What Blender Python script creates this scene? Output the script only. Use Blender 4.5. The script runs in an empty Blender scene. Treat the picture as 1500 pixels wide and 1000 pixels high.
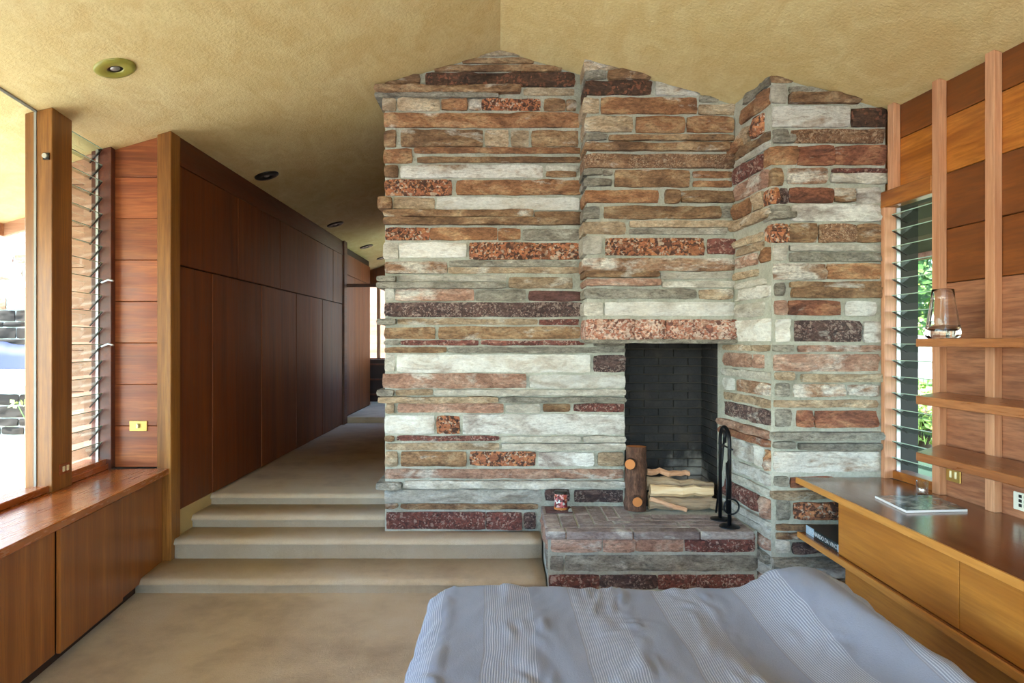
import bpy, bmesh, math, random
from mathutils import Vector, Matrix, noise

random.seed(7)
scene = bpy.context.scene
COL = scene.collection

# ------------------------------------------------------------------ camera, sky, sun, exposure
EYE = 1.6
cam_data = bpy.data.cameras.new('camera')
cam_data.lens = 24.0
cam_data.sensor_width = 36.0
cam_data.shift_x = 17.0 / 1500.0
cam_data.clip_start = 0.05
cam_data.clip_end = 300
camera = bpy.data.objects.new('camera', cam_data)
camera.location = (0, 0, EYE)
camera.rotation_euler = (math.radians(90), 0, 0)
COL.objects.link(camera)
scene.camera = camera

world = bpy.data.worlds.new('sky')
scene.world = world
world.use_nodes = True
wn = world.node_tree.nodes
wl = world.node_tree.links
wn.clear()
w_out = wn.new('ShaderNodeOutputWorld')
w_bg = wn.new('ShaderNodeBackground')
w_sky = wn.new('ShaderNodeTexSky')
w_sky.sky_type = 'NISHITA'
w_sky.sun_disc = False
w_sky.sun_elevation = math.radians(55)
w_sky.sun_rotation = math.radians(230)
w_sky.air_density = 1.0
w_sky.dust_density = 0.6
w_sky.ozone_density = 1.6
w_bg.inputs['Strength'].default_value = 0.95
wl.new(w_sky.outputs[0], w_bg.inputs['Color'])
wl.new(w_bg.outputs[0], w_out.inputs['Surface'])

sun_data = bpy.data.lights.new('sun', 'SUN')
sun_data.energy = 9.0
sun_data.angle = math.radians(0.6)
sun_data.color = (1.0, 0.96, 0.91)
sun = bpy.data.objects.new('sun', sun_data)
sun.rotation_euler = Vector((0.50, 0.38, -0.82)).to_track_quat('-Z', 'Y').to_euler()
sun.location = (-12, -10, 20)
COL.objects.link(sun)


def portal(name, loc, direction, sx, sy):
    d = bpy.data.lights.new(name, 'AREA')
    d.shape = 'RECTANGLE'
    d.size = sx
    d.size_y = sy
    d.cycles.is_portal = True
    o = bpy.data.objects.new(name, d)
    o.location = loc
    o.rotation_euler = Vector(direction).to_track_quat('-Z', 'Y').to_euler()
    COL.objects.link(o)


portal('window_portal_left', (-2.62, 1.1, 1.75), (1, 0.1, 0), 7.0, 2.3)
portal('window_portal_back', (0.0, -2.62, 1.5), (0, 1, 0), 4.6, 3.0)

scene.view_settings.view_transform = 'Standard'
scene.view_settings.look = 'None'
scene.view_settings.exposure = 1.3
scene.view_settings.gamma = 1.0
scene.view_settings.use_curve_mapping = False
scene.cycles.max_bounces = 10
scene.cycles.diffuse_bounces = 6
scene.cycles.transparent_max_bounces = 24
scene.cycles.caustics_reflective = False
scene.cycles.caustics_refractive = False
scene.cycles.sample_clamp_indirect = 6.0


# ------------------------------------------------------------------ materials
def lin(c):
    return tuple(((v / 255.0) / 12.92 if v / 255.0 <= 0.04045 else ((v / 255.0 + 0.055) / 1.055) ** 2.4) for v in c) + (1.0,)


class NT:
    def __init__(self, name):
        self.m = bpy.data.materials.new(name)
        self.m.use_nodes = True
        self.n = self.m.node_tree.nodes
        self.l = self.m.node_tree.links
        self.n.clear()
        self.out = self.n.new('ShaderNodeOutputMaterial')
        self.b = self.n.new('ShaderNodeBsdfPrincipled')
        self.l.new(self.b.outputs[0], self.out.inputs['Surface'])

    def put(self, sock, v):
        if hasattr(v, 'links'):
            self.l.new(v, sock)
        else:
            sock.default_value = v

    def coords(self, rand=True, kind='Object'):
        tc = self.n.new('ShaderNodeTexCoord')
        s = tc.outputs[kind]
        if rand:
            oi = self.n.new('ShaderNodeObjectInfo')
            mu = self.math('MULTIPLY', oi.outputs['Random'], 71.3)
            s = self.vmath('ADD', s, mu)
        return s

    def rnd(self):
        return self.n.new('ShaderNodeObjectInfo').outputs['Random']

    def math(self, op, a, b=0.0, c=None):
        n = self.n.new('ShaderNodeMath')
        n.operation = op
        self.put(n.inputs[0], a)
        self.put(n.inputs[1], b)
        if c is not None:
            self.put(n.inputs[2], c)
        return n.outputs[0]

    def vmath(self, op, a, b):
        n = self.n.new('ShaderNodeVectorMath')
        n.operation = op
        self.put(n.inputs[0], a)
        self.put(n.inputs[1], b)
        return n.outputs[0]

    def noise(self, vec, scale, detail=4.0, rough=0.55, dist=0.0):
        n = self.n.new('ShaderNodeTexNoise')
        self.put(n.inputs['Vector'], vec)
        n.inputs['Scale'].default_value = scale
        n.inputs['Detail'].default_value = detail
        n.inputs['Roughness'].default_value = rough
        n.inputs['Distortion'].default_value = dist
        return n.outputs['Fac']

    def voronoi(self, vec, scale, feature='F1'):
        n = self.n.new('ShaderNodeTexVoronoi')
        n.feature = feature
        self.put(n.inputs['Vector'], vec)
        n.inputs['Scale'].default_value = scale
        return n

    def ramp(self, fac, stops, interp='LINEAR'):
        n = self.n.new('ShaderNodeValToRGB')
        n.color_ramp.interpolation = interp
        e = n.color_ramp.elements
        while len(e) < len(stops):
            e.new(0.5)
        for el, (p, c) in zip(e, stops):
            el.position = p
            el.color = c if len(c) == 4 else tuple(c) + (1,)
        self.put(n.inputs['Fac'], fac)
        return n.outputs['Color']

    def mix(self, fac, a, b, mode='MIX'):
        n = self.n.new('ShaderNodeMix')
        n.data_type = 'RGBA'
        n.blend_type = mode
        self.put(n.inputs[0], fac)
        self.put(n.inputs[6], a)
        self.put(n.inputs[7], b)
        return n.outputs[2]

    def maprange(self, v, a, b, c, d):
        n = self.n.new('ShaderNodeMapRange')
        self.put(n.inputs[0], v)
        for i, q in enumerate((a, b, c, d)):
            n.inputs[1 + i].default_value = q
        return n.outputs[0]

    def hsv(self, col, h=0.5, s=1.0, v=1.0):
        n = self.n.new('ShaderNodeHueSaturation')
        self.put(n.inputs['Hue'], h)
        self.put(n.inputs['Saturation'], s)
        self.put(n.inputs['Value'], v)
        self.put(n.inputs['Color'], col)
        return n.outputs[0]

    def bump(self, h, strength, dist=0.01):
        n = self.n.new('ShaderNodeBump')
        n.inputs['Strength'].default_value = strength
        n.inputs['Distance'].default_value = dist
        self.put(n.inputs['Height'], h)
        self.l.new(n.outputs[0], self.b.inputs['Normal'])

    def sep(self, v):
        n = self.n.new('ShaderNodeSeparateXYZ')
        self.put(n.inputs[0], v)
        return n.outputs

    def done(self, color, rough=0.7, **kw):
        self.put(self.b.inputs['Base Color'], color)
        self.put(self.b.inputs['Roughness'], rough)
        for k, v in kw.items():
            self.put(self.b.inputs[k.replace('_', ' ')], v)
        return self.m


def plain(name, rgb, rough=0.6, **kw):
    t = NT(name)
    c = t.coords()
    n = t.noise(c, 9.0, 3)
    base = lin(rgb)
    dark = tuple(v * 0.82 for v in base[:3]) + (1,)
    return t.done(t.mix(n, dark, base), rough, **kw)


def wood(name, dark, mid, light, axis='z', rough=0.42, ring=1.0, coat=0.0, var=0.25, fine=1.0):
    """long grained board: grain runs along axis"""
    t = NT(name)
    c = t.coords()
    sc = {'x': (0.55, 9, 9), 'y': (9, 0.55, 9), 'z': (9, 9, 0.55)}[axis]
    v = t.vmath('MULTIPLY', c, sc)
    broad = t.noise(v, 1.0, 3, 0.5, 0.6)
    # cathedral figure: contour lines of a stretched noise field
    w = t.math('FRACT', t.math('MULTIPLY', t.noise(t.vmath('MULTIPLY', c, tuple(q * 0.55 for q in sc)), 1.0, 1, 0.4, 0.8), 11.0))
    w = t.math('SMOOTH_MIN', w, t.math('MULTIPLY', t.math('SUBTRACT', 1.0, w), 4.0), 0.1)
    fine_n = t.noise(t.vmath('MULTIPLY', c, tuple(q * 9 for q in sc)), 1.0, 4, 0.6)
    col = t.ramp(broad, [(0.28, lin(dark)), (0.5, lin(mid)), (0.74, lin(light))])
    col = t.mix(t.math('MULTIPLY', w, 0.5 * ring), col, lin(light))
    col = t.mix(t.maprange(fine_n, 0.35, 0.62, 0.6 * fine, 0.0), col, lin(dark))
    val = t.maprange(t.rnd(), 0, 1, 1.0 - var, 1.0 + var)
    col = t.hsv(col, 0.5, 1.0, val)
    t.bump(fine_n, 0.12, 0.004)
    return t.done(col, t.maprange(fine_n, 0.2, 0.8, rough * 0.8, rough * 1.25), Coat_Weight=coat, Coat_Roughness=0.18)


def stone(name, c1, c2, c3, white=0.0, speck=None, sfac=0.6, sscale=26.0, strata=2.2, grain=1.0, wcol=(226, 223, 216)):
    """split rock: c2 dark, c1 main, c3 pale; efflorescence 'white'; speck = list of lichen colours"""
    t = NT(name)
    c = t.coords()
    v = t.vmath('MULTIPLY', c, (1, 1, strata))
    n1 = t.noise(v, 4.2, 8, 0.7, 0.7)
    n2 = t.noise(v, 34.0, 7, 0.78)
    n3 = t.noise(t.vmath('MULTIPLY', c, (1, 1, 5)), 11.0, 4, 0.6)
    col = t.ramp(n1, [(0.36, lin(c2)), (0.5, lin(c1)), (0.63, lin(c3))])
    if speck:
        nz = t.n.new('ShaderNodeTexNoise')
        t.put(nz.inputs['Vector'], c)
        nz.inputs['Scale'].default_value = 22.0
        wob = t.vmath('ADD', c, t.vmath('MULTIPLY', nz.outputs['Color'], (0.03, 0.03, 0.03)))
        cell_a = t.sep(t.voronoi(wob, sscale).outputs['Color'])[0]
        cell_b = t.sep(t.voronoi(wob, sscale * 2.6).outputs['Color'])[0]
        k = len(speck)
        stops = [(i / k, lin(q)) for i, q in enumerate(speck)]
        sc = t.mix(t.maprange(t.noise(c, 16.0, 3), 0.44, 0.5, 0.0, 1.0), t.ramp(cell_a, stops, 'CONSTANT'), t.ramp(cell_b, stops, 'CONSTANT'))
        sc = t.mix(t.math('MULTIPLY', n2, 0.3), sc, lin(c1))
        mask = t.maprange(t.noise(c, 7.0, 4, 0.6), 0.5 - 0.25 * sfac, 0.62 - 0.25 * sfac, 0.0, min(1.0, 0.55 + sfac * 0.4))
        col = t.mix(mask, col, sc)
    if white > 0:
        wm = t.noise(t.vmath('MULTIPLY', c, (1.0, 1.0, 2.5)), 3.4, 6, 0.62, 0.3)
        hi = 0.70 - 0.34 * white
        col = t.mix(t.maprange(wm, hi - 0.05, hi + 0.07, 0.0, 0.92), col, lin(wcol))
    col = t.mix(t.maprange(n3, 0.52, 0.68, 0.0, 0.45), col, lin(c2))
    col = t.mix(grain, col, t.ramp(n2, [(0.32, (0.30, 0.29, 0.28, 1)), (0.46, (0.86, 0.86, 0.86, 1)), (0.55, (1.06, 1.06, 1.06, 1)), (0.68, (1.55, 1.52, 1.46, 1))]), 'MULTIPLY')
    col = t.hsv(col, 0.5, 0.86, t.maprange(t.rnd(), 0, 1, 0.84, 1.10))
    h = t.math('ADD', t.math('MULTIPLY', n1, 0.7), t.math('MULTIPLY', n2, 0.45))
    t.bump(h, 1.0, 0.03)
    return t.done(col, 0.86)


STONE = {
    'B': stone('stone_brown', (152, 110, 70), (106, 72, 44), (188, 156, 116), 0.16),
    'O': stone('stone_rust_brown', (168, 108, 58), (120, 74, 40), (198, 156, 108), 0.14),
    'T': stone('stone_tan', (186, 158, 126), (150, 122, 94), (208, 190, 162), 0.18),
    'G': stone('stone_grey', (152, 146, 134), (116, 108, 100), (182, 176, 164), 0.08),
    'L': stone('stone_pale_grey', (196, 190, 178), (164, 156, 146), (220, 217, 210), 0.3, grain=0.6),
    'W': stone('stone_white', (224, 220, 212), (196, 184, 172), (238, 236, 232), 0.7, grain=0.4, wcol=(236, 236, 233)),
    'V': stone('stone_mottled_white', (188, 180, 174), (150, 134, 128), (220, 217, 213), 0.66, grain=0.5, wcol=(234, 234, 232)),
    'M': stone('stone_brown_with_white_bloom', (164, 118, 86), (130, 92, 66), (196, 168, 140), 0.55),
    'X': stone('stone_white_bloom_over_brown', (168, 136, 110), (134, 98, 72), (206, 192, 176), 0.85, grain=0.55, wcol=(232, 231, 227)),
    'H': stone('stone_salmon', (184, 136, 112), (152, 104, 84), (206, 172, 152), 0.30),
    'S': stone('stone_orange_lichen', (160, 92, 46), (86, 50, 38), (206, 128, 66), 0.0,
               [(54, 36, 40), (214, 116, 46), (176, 92, 42), (226, 140, 66), (66, 44, 44), (228, 202, 178), (198, 104, 44), (92, 54, 44)], 0.9, 30),
    'R': stone('stone_dark_red', (132, 66, 54), (84, 42, 40), (166, 100, 82), 0.08,
               [(70, 38, 40), (140, 66, 52), (108, 50, 46), (200, 168, 154), (122, 60, 50)], 0.6, 40),
    'F': stone('stone_rusty_red', (156, 86, 50), (102, 54, 36), (190, 130, 86), 0.14),
    'D': stone('stone_purple_dark', (98, 70, 66), (60, 44, 48), (150, 124, 116), 0.12,
               [(54, 40, 46), (110, 76, 70), (78, 54, 56), (176, 152, 142)], 0.6, 44),
    'K': stone('stone_dark_brown', (88, 58, 42), (54, 36, 28), (124, 80, 54), 0.0, [(78, 50, 36), (60, 40, 30), (168, 92, 52), (96, 62, 44)], 0.45, 22),
    'P': stone('stone_plum', (104, 62, 58), (82, 48, 46), (128, 84, 78), 0.0),
    'Q': stone('stone_red_with_pale_lichen', (182, 112, 80), (128, 70, 52), (214, 172, 146), 0.0,
               [(228, 204, 190), (176, 88, 60), (214, 172, 150), (96, 56, 54), (200, 122, 88), (232, 214, 202)], 0.8, 30),
    'E': stone('stone_pitted_brown', (144, 100, 68), (100, 68, 46), (178, 136, 98), 0.05, [(110, 74, 50), (170, 122, 84), (132, 90, 60), (206, 176, 146)], 0.5, 60),
}


def mat_mortar():
    t = NT('mortar')
    c = t.coords(False)
    n = t.noise(c, 4.0, 5, 0.6)
    f = t.noise(c, 70.0, 4, 0.7)
    col = t.ramp(n, [(0.3, lin((168, 168, 156))), (0.5, lin((192, 193, 182))), (0.7, lin((210, 211, 203)))])
    col = t.mix(t.maprange(f, 0.3, 0.6, 0.35, 0.0), col, lin((112, 112, 98)))
    t.bump(t.math('ADD', t.math('MULTIPLY', n, 1.2), f), 0.8, 0.02)
    return t.done(col, 0.95)


def mat_ceiling():
    t = NT('ochre_plaster')
    c = t.coords(False)
    n = t.noise(c, 0.9, 5, 0.6)
    m = t.noise(c, 7.0, 5, 0.65)
    f = t.noise(c, 55.0, 4, 0.7)
    col = t.ramp(n, [(0.3, lin((220, 198, 140))), (0.5, lin((230, 211, 156))), (0.7, lin((236, 221, 172)))])
    tro = t.noise(t.vmath('MULTIPLY', c, (1.6, 0.7, 1.6)), 3.2, 6, 0.7, 1.2)
    col = t.mix(t.maprange(tro, 0.38, 0.62, 0.42, 0.0), col, lin((200, 164, 100)))
    col = t.mix(t.maprange(m, 0.3, 0.7, 0.35, 0.0), col, lin((206, 174, 116)))
    col = t.mix(t.maprange(f, 0.3, 0.6, 0.22, 0.0), col, lin((180, 146, 92)))
    t.bump(t.math('ADD', t.math('MULTIPLY', m, 0.7), f), 0.35, 0.015)
    return t.done(col, 0.92)


def mat_carpet():
    t = NT('beige_carpet')
    c = t.coords(False)
    n = t.noise(c, 1.3, 5, 0.65)
    f = t.noise(c, 260.0, 3, 0.8)
    m = t.noise(c, 60.0, 3, 0.7)
    col = t.ramp(n, [(0.30, lin((172, 148, 124))), (0.5, lin((222, 202, 174))), (0.68, lin((234, 220, 200)))])
    col = t.mix(t.maprange(f, 0.3, 0.65, 0.5, 0.0), col, lin((164, 132, 92)))
    t.bump(t.math('ADD', f, m), 0.9, 0.008)
    return t.done(col, 1.0, Sheen_Weight=0.25)


def mat_duvet():
    t = NT('striped_grey_cotton')
    c = t.coords(False)
    x = t.sep(c)[0]
    wob = t.math('MULTIPLY', t.math('SUBTRACT', t.noise(c, 2.2, 2), 0.5), 0.05)
    xs = t.math('ADD', t.math('ADD', x, 0.224), wob)
    band = t.math('FRACT', t.math('DIVIDE', xs, 0.345))
    isband = t.math('GREATER_THAN', band, 0.47)
    pin = t.math('SINE', t.math('MULTIPLY', xs, 2 * math.pi / 0.0082))
    pinm = t.math('MULTIPLY', t.maprange(pin, 0.0, 0.6, 0.0, 1.0), isband)
    edge = t.math('LESS_THAN', t.math('ABSOLUTE', t.math('SUBTRACT', band, 0.47)), 0.012)
    f = t.noise(c, 180.0, 3, 0.7)
    base = t.mix(t.noise(c, 3.0, 4), lin((112, 116, 136)), lin((130, 134, 152)))
    col = t.mix(t.math('MULTIPLY', isband, 0.25), base, lin((108, 110, 130)))
    col = t.mix(t.math('MULTIPLY', pinm, 0.62), col, lin((186, 190, 206)))
    col = t.mix(t.math('MULTIPLY', edge, 0.5), col, lin((112, 106, 112)))
    col = t.mix(t.maprange(f, 0.35, 0.65, 0.15, 0.0), col, lin((100, 100, 112)))
    t.bump(t.math('ADD', t.math('MULTIPLY', pinm, 0.8), f), 0.35, 0.003)
    return t.done(col, 0.9, Sheen_Weight=0.15)


def mat_glass(name, tint=(0.93, 0.97, 0.95), body=0.025):
    """thin window glass: clear body plus mirror-like fresnel sheen"""
    t = NT(name)
    t.n.remove(t.b)
    tr = t.n.new('ShaderNodeBsdfTransparent')
    tr.inputs[0].default_value = tint + (1,)
    gl = t.n.new('ShaderNodeBsdfGlossy')
    gl.inputs['Roughness'].default_value = 0.03
    lw_ = t.n.new('ShaderNodeLayerWeight')
    f2 = t.math('MINIMUM', t.math('ADD', t.math('MULTIPLY', t.math('POWER', lw_.outputs['Facing'], 5.0), 0.8), body), 1.0)
    mx = t.n.new('ShaderNodeMixShader')
    t.l.new(f2, mx.inputs[0])
    t.l.new(tr.outputs[0], mx.inputs[1])
    t.l.new(gl.outputs[0], mx.inputs[2])
    t.l.new(mx.outputs[0], t.out.inputs['Surface'])
    return t.m


def mat_soot():
    t = NT('sooty_firebrick')
    g = t.n.new('ShaderNodeNewGeometry').outputs['Position']
    n = t.noise(g, 6.0, 5, 0.6)
    col = t.ramp(n, [(0.3, lin((22, 22, 26))), (0.55, lin((38, 36, 38))), (0.75, lin((62, 54, 50)))])
    # ash-bleached patch low on the back wall, with a ragged outline
    vd = t.n.new('ShaderNodeVectorMath')
    vd.operation = 'DISTANCE'
    t.l.new(g, vd.inputs[0])
    vd.inputs[1].default_value = (1.50, 5.36, 0.50)
    a = t.math('ADD', vd.outputs['Value'], t.math('MULTIPLY', t.noise(g, 9.0, 4), 0.35))
    col = t.mix(t.maprange(a, 0.22, 0.42, 0.75, 0.0), col, lin((190, 186, 180)))
    t.bump(t.noise(g, 60, 4), 0.5, 0.01)
    return t.done(col, 0.75)


M = {}
M['mortar'] = mat_mortar()
M['plaster'] = mat_ceiling()
M['carpet'] = mat_carpet()
M['duvet'] = mat_duvet()
M['glass'] = mat_glass('window_glass')
M['louvre'] = mat_glass('louvre_glass', (0.84, 0.91, 0.87), 0.09)
M['vase'] = mat_glass('vase_glass', (0.96, 0.97, 0.97), 0.18)
M['soot'] = mat_soot()
M['soot_mortar'] = plain('sooty_mortar', (74, 66, 60), 0.9)
M['ash'] = plain('grey_ash', (120, 116, 112), 1.0)
M['post'] = wood('varnished_redwood_post', (104, 60, 22), (146, 94, 38), (172, 118, 54), 'z', 0.4, 0.5, 0.15, 0.06)
M['board_h'] = wood('redwood_board', (108, 50, 24), (150, 76, 38), (182, 108, 58), 'x', 0.45, 0.9, 0.1, 0.16)
M['ext_board'] = wood('weathered_outside_board', (150, 104, 78), (184, 138, 110), (206, 168, 142), 'x', 0.7, 0.6, 0.0, 0.1)
M['closet'] = wood('dark_red_plywood', (90, 40, 9), (114, 54, 13), (134, 70, 22), 'z', 0.5, 0.5, 0.03, 0.12)
M['closet_trim'] = wood('dark_red_trim', (70, 30, 14), (92, 42, 20), (112, 56, 28), 'y', 0.45, 0.3, 0.1, 0.05)
M['bench'] = wood('varnished_bench_top', (132, 66, 26), (166, 92, 42), (180, 108, 52), 'y', 0.25, 0.12, 0.4, 0.03, 0.2)
M['bench_door'] = wood('redwood_cabinet_door', (120, 64, 22), (150, 88, 36), (172, 110, 50), 'z', 0.36, 0.4, 0.25, 0.06)
M['board_r'] = wood('orange_redwood_wall_board', (122, 64, 16), (160, 92, 28), (190, 122, 48), 'y', 0.4, 1.1, 0.15, 0.12)
M['board_dark'] = wood('brown_redwood_wall_board', (88, 44, 12), (116, 62, 18), (138, 78, 28), 'y', 0.45, 0.6, 0.1, 0.08)
M['board_low'] = wood('faded_pink_wall_board', (98, 54, 36), (150, 96, 68), (184, 130, 98), 'y', 0.5, 1.1, 0.05, 0.10)
M['stud'] = wood('pinkish_redwood_batten', (168, 112, 80), (202, 148, 114), (216, 170, 136), 'z', 0.5, 0.4, 0.05, 0.06)
M['shelf'] = wood('redwood_shelf', (118, 68, 36), (152, 94, 54), (174, 116, 72), 'y', 0.3, 0.4, 0.35, 0.04)
M['desk_top'] = wood('dark_glossy_desk_top', (92, 48, 22), (118, 66, 32), (136, 82, 44), 'y', 0.22, 0.3, 0.5, 0.03, 0.4)
M['desk_front'] = wood('honey_plywood', (148, 88, 30), (176, 114, 44), (194, 134, 60), 'y', 0.36, 0.5, 0.25, 0.03)
M['desk_edge'] = wood('honey_edge_strip', (170, 110, 48), (196, 136, 66), (210, 154, 84), 'y', 0.36, 0.3, 0.2, 0.03)
M['dark'] = plain('dark_recess_wood', (52, 28, 16), 0.7)
M['brass'] = plain('brass', (200, 168, 96), 0.35, Metallic=0.75)
M['ivory'] = plain('ivory_plastic', (238, 228, 190), 0.4)
M['white_plastic'] = plain('white_plastic', (230, 232, 222), 0.4)
M['black'] = plain('black_plastic', (20, 20, 22), 0.4)
M['iron'] = plain('black_wrought_iron', (30, 31, 36), 0.42, Metallic=0.6)
M['glass_edge'] = plain('pale_green_glass_edge', (176, 204, 190), 0.2)
M['pier_shade'] = plain('pier_shade_sheet', (56, 54, 44), 0.8)  # shade of the outside pier, put into a dark colour
M['soffit_shade'] = plain('soffit_shade_sheet', (92, 72, 52), 0.85)  # shade under the right overhang, painted as dark brown
M['bead'] = plain('grey_sealant', (150, 150, 142), 0.6)
M['steel'] = plain('brushed_aluminium', (190, 192, 192), 0.35, Metallic=0.8)
M['olive'] = plain('olive_enamel', (150, 142, 62), 0.35)
M['dark_metal'] = plain('dark_bronze', (46, 40, 34), 0.4, Metallic=0.4)
M['tan_paint'] = plain('ochre_skirting', (196, 168, 112), 0.8)
M['paper'] = plain('white_paper', (232, 234, 240), 0.7)
M['mattress'] = plain('white_mattress', (225, 222, 215), 0.9)
M['concrete'] = plain('pale_concrete', (206, 200, 188), 0.9)
M['paving'] = plain('sunlit_paving', (220, 213, 198), 0.9)
M['tarp'] = plain('blue_tarp', (16, 32, 76), 0.6)  # blue taken darker to stand for the shade over the terrace wall
M['rock'] = plain('field_rock_with_shade', (50, 43, 36), 0.95)  # dark rock, deepened further to stand for outdoor shade
M['grass'] = plain('lawn', (104, 118, 62), 0.95)
M['leaf'] = plain('green_leaf', (96, 136, 62), 0.6)
M['leaf_pale'] = plain('pale_green_leaf', (170, 196, 96), 0.6)
M['bark_ext'] = plain('tree_bark', (92, 74, 58), 0.9)
M['tag'] = plain('book_cover_dark', (26, 46, 52), 0.3)
M['tag_pale'] = plain('book_cover_pale', (170, 196, 216), 0.3)
M['lettering'] = plain('white_lettering', (225, 232, 236), 0.5)


def mat_bark():
    t = NT('log_bark')
    c = t.coords()
    v = t.vmath('MULTIPLY', c, (1, 1, 0.35))
    n = t.noise(v, 30, 5, 0.7)
    col = t.ramp(n, [(0.3, lin((52, 34, 28))), (0.5, lin((92, 62, 48))), (0.7, lin((132, 96, 76)))])
    t.bump(n, 1.0, 0.03)
    return t.done(col, 0.9)


def mat_split(name, a, b, c_):
    t = NT(name)
    c = t.coords()
    n = t.noise(t.vmath('MULTIPLY', c, (2, 26, 26)), 1.0, 5, 0.65)
    col = t.ramp(n, [(0.3, lin(a)), (0.5, lin(b)), (0.7, lin(c_))])
    t.bump(n, 0.6, 0.02)
    return t.done(col, 0.85)


M['bark'] = mat_bark()
M['cut'] = plain('orange_cut_wood', (196, 122, 62), 0.7)
M['split_cream'] = mat_split('split_cream_wood', (196, 156, 112), (226, 194, 152), (240, 216, 182))
M['split_pink'] = mat_split('split_pink_wood', (170, 118, 86), (206, 156, 122), (226, 184, 152))
M['split_grey'] = mat_split('grey_bark_log', (128, 106, 86), (176, 152, 124), (210, 188, 160))


def mat_mug():
    t = NT('floral_print_tin')
    c = t.coords()
    vo = t.voronoi(c, 60)
    cell = t.sep(vo.outputs['Color'])[0]
    col = t.ramp(cell, [(0.0, lin((122, 40, 52))), (0.2, lin((214, 168, 164))), (0.4, lin((60, 34, 40))), (0.55, lin((190, 96, 96))), (0.75, lin((206, 210, 206))), (0.9, lin((172, 84, 44)))], 'CONSTANT')
    return t.done(col, 0.4)


M['mug'] = mat_mug()


def mat_magazine():
    t = NT('magazine_cover')
    c = t.coords(False)
    n = t.noise(c, 9, 4, 0.6, 1.0)
    col = t.ramp(n, [(0.35, lin((60, 66, 72))), (0.5, lin((120, 128, 134))), (0.65, lin((186, 190, 192)))])
    return t.done(col, 0.2)


M['magazine'] = mat_magazine()


# ------------------------------------------------------------------ geometry helpers
WL = {}          # world location of every object (no rotations on parents)


def tag(o, label=None, cat=None, group=None, kind=None):
    if label:
        o['label'] = label
    if cat:
        o['category'] = cat
    if group:
        o['group'] = group
    if kind:
        o['kind'] = kind
    return o


def link(o, parent=None, origin=(0, 0, 0)):
    COL.objects.link(o)
    origin = Vector(origin)
    WL[o.name] = origin
    if parent is not None:
        o.parent = parent
        o.location = origin - WL[parent.name]
    else:
        o.location = origin
    return o


def thing(name, loc, label, cat, group=None):
    o = bpy.data.objects.new(name, None)
    o.empty_display_size = 0.1
    link(o, None, loc)
    return tag(o, label, cat, group)


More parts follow.
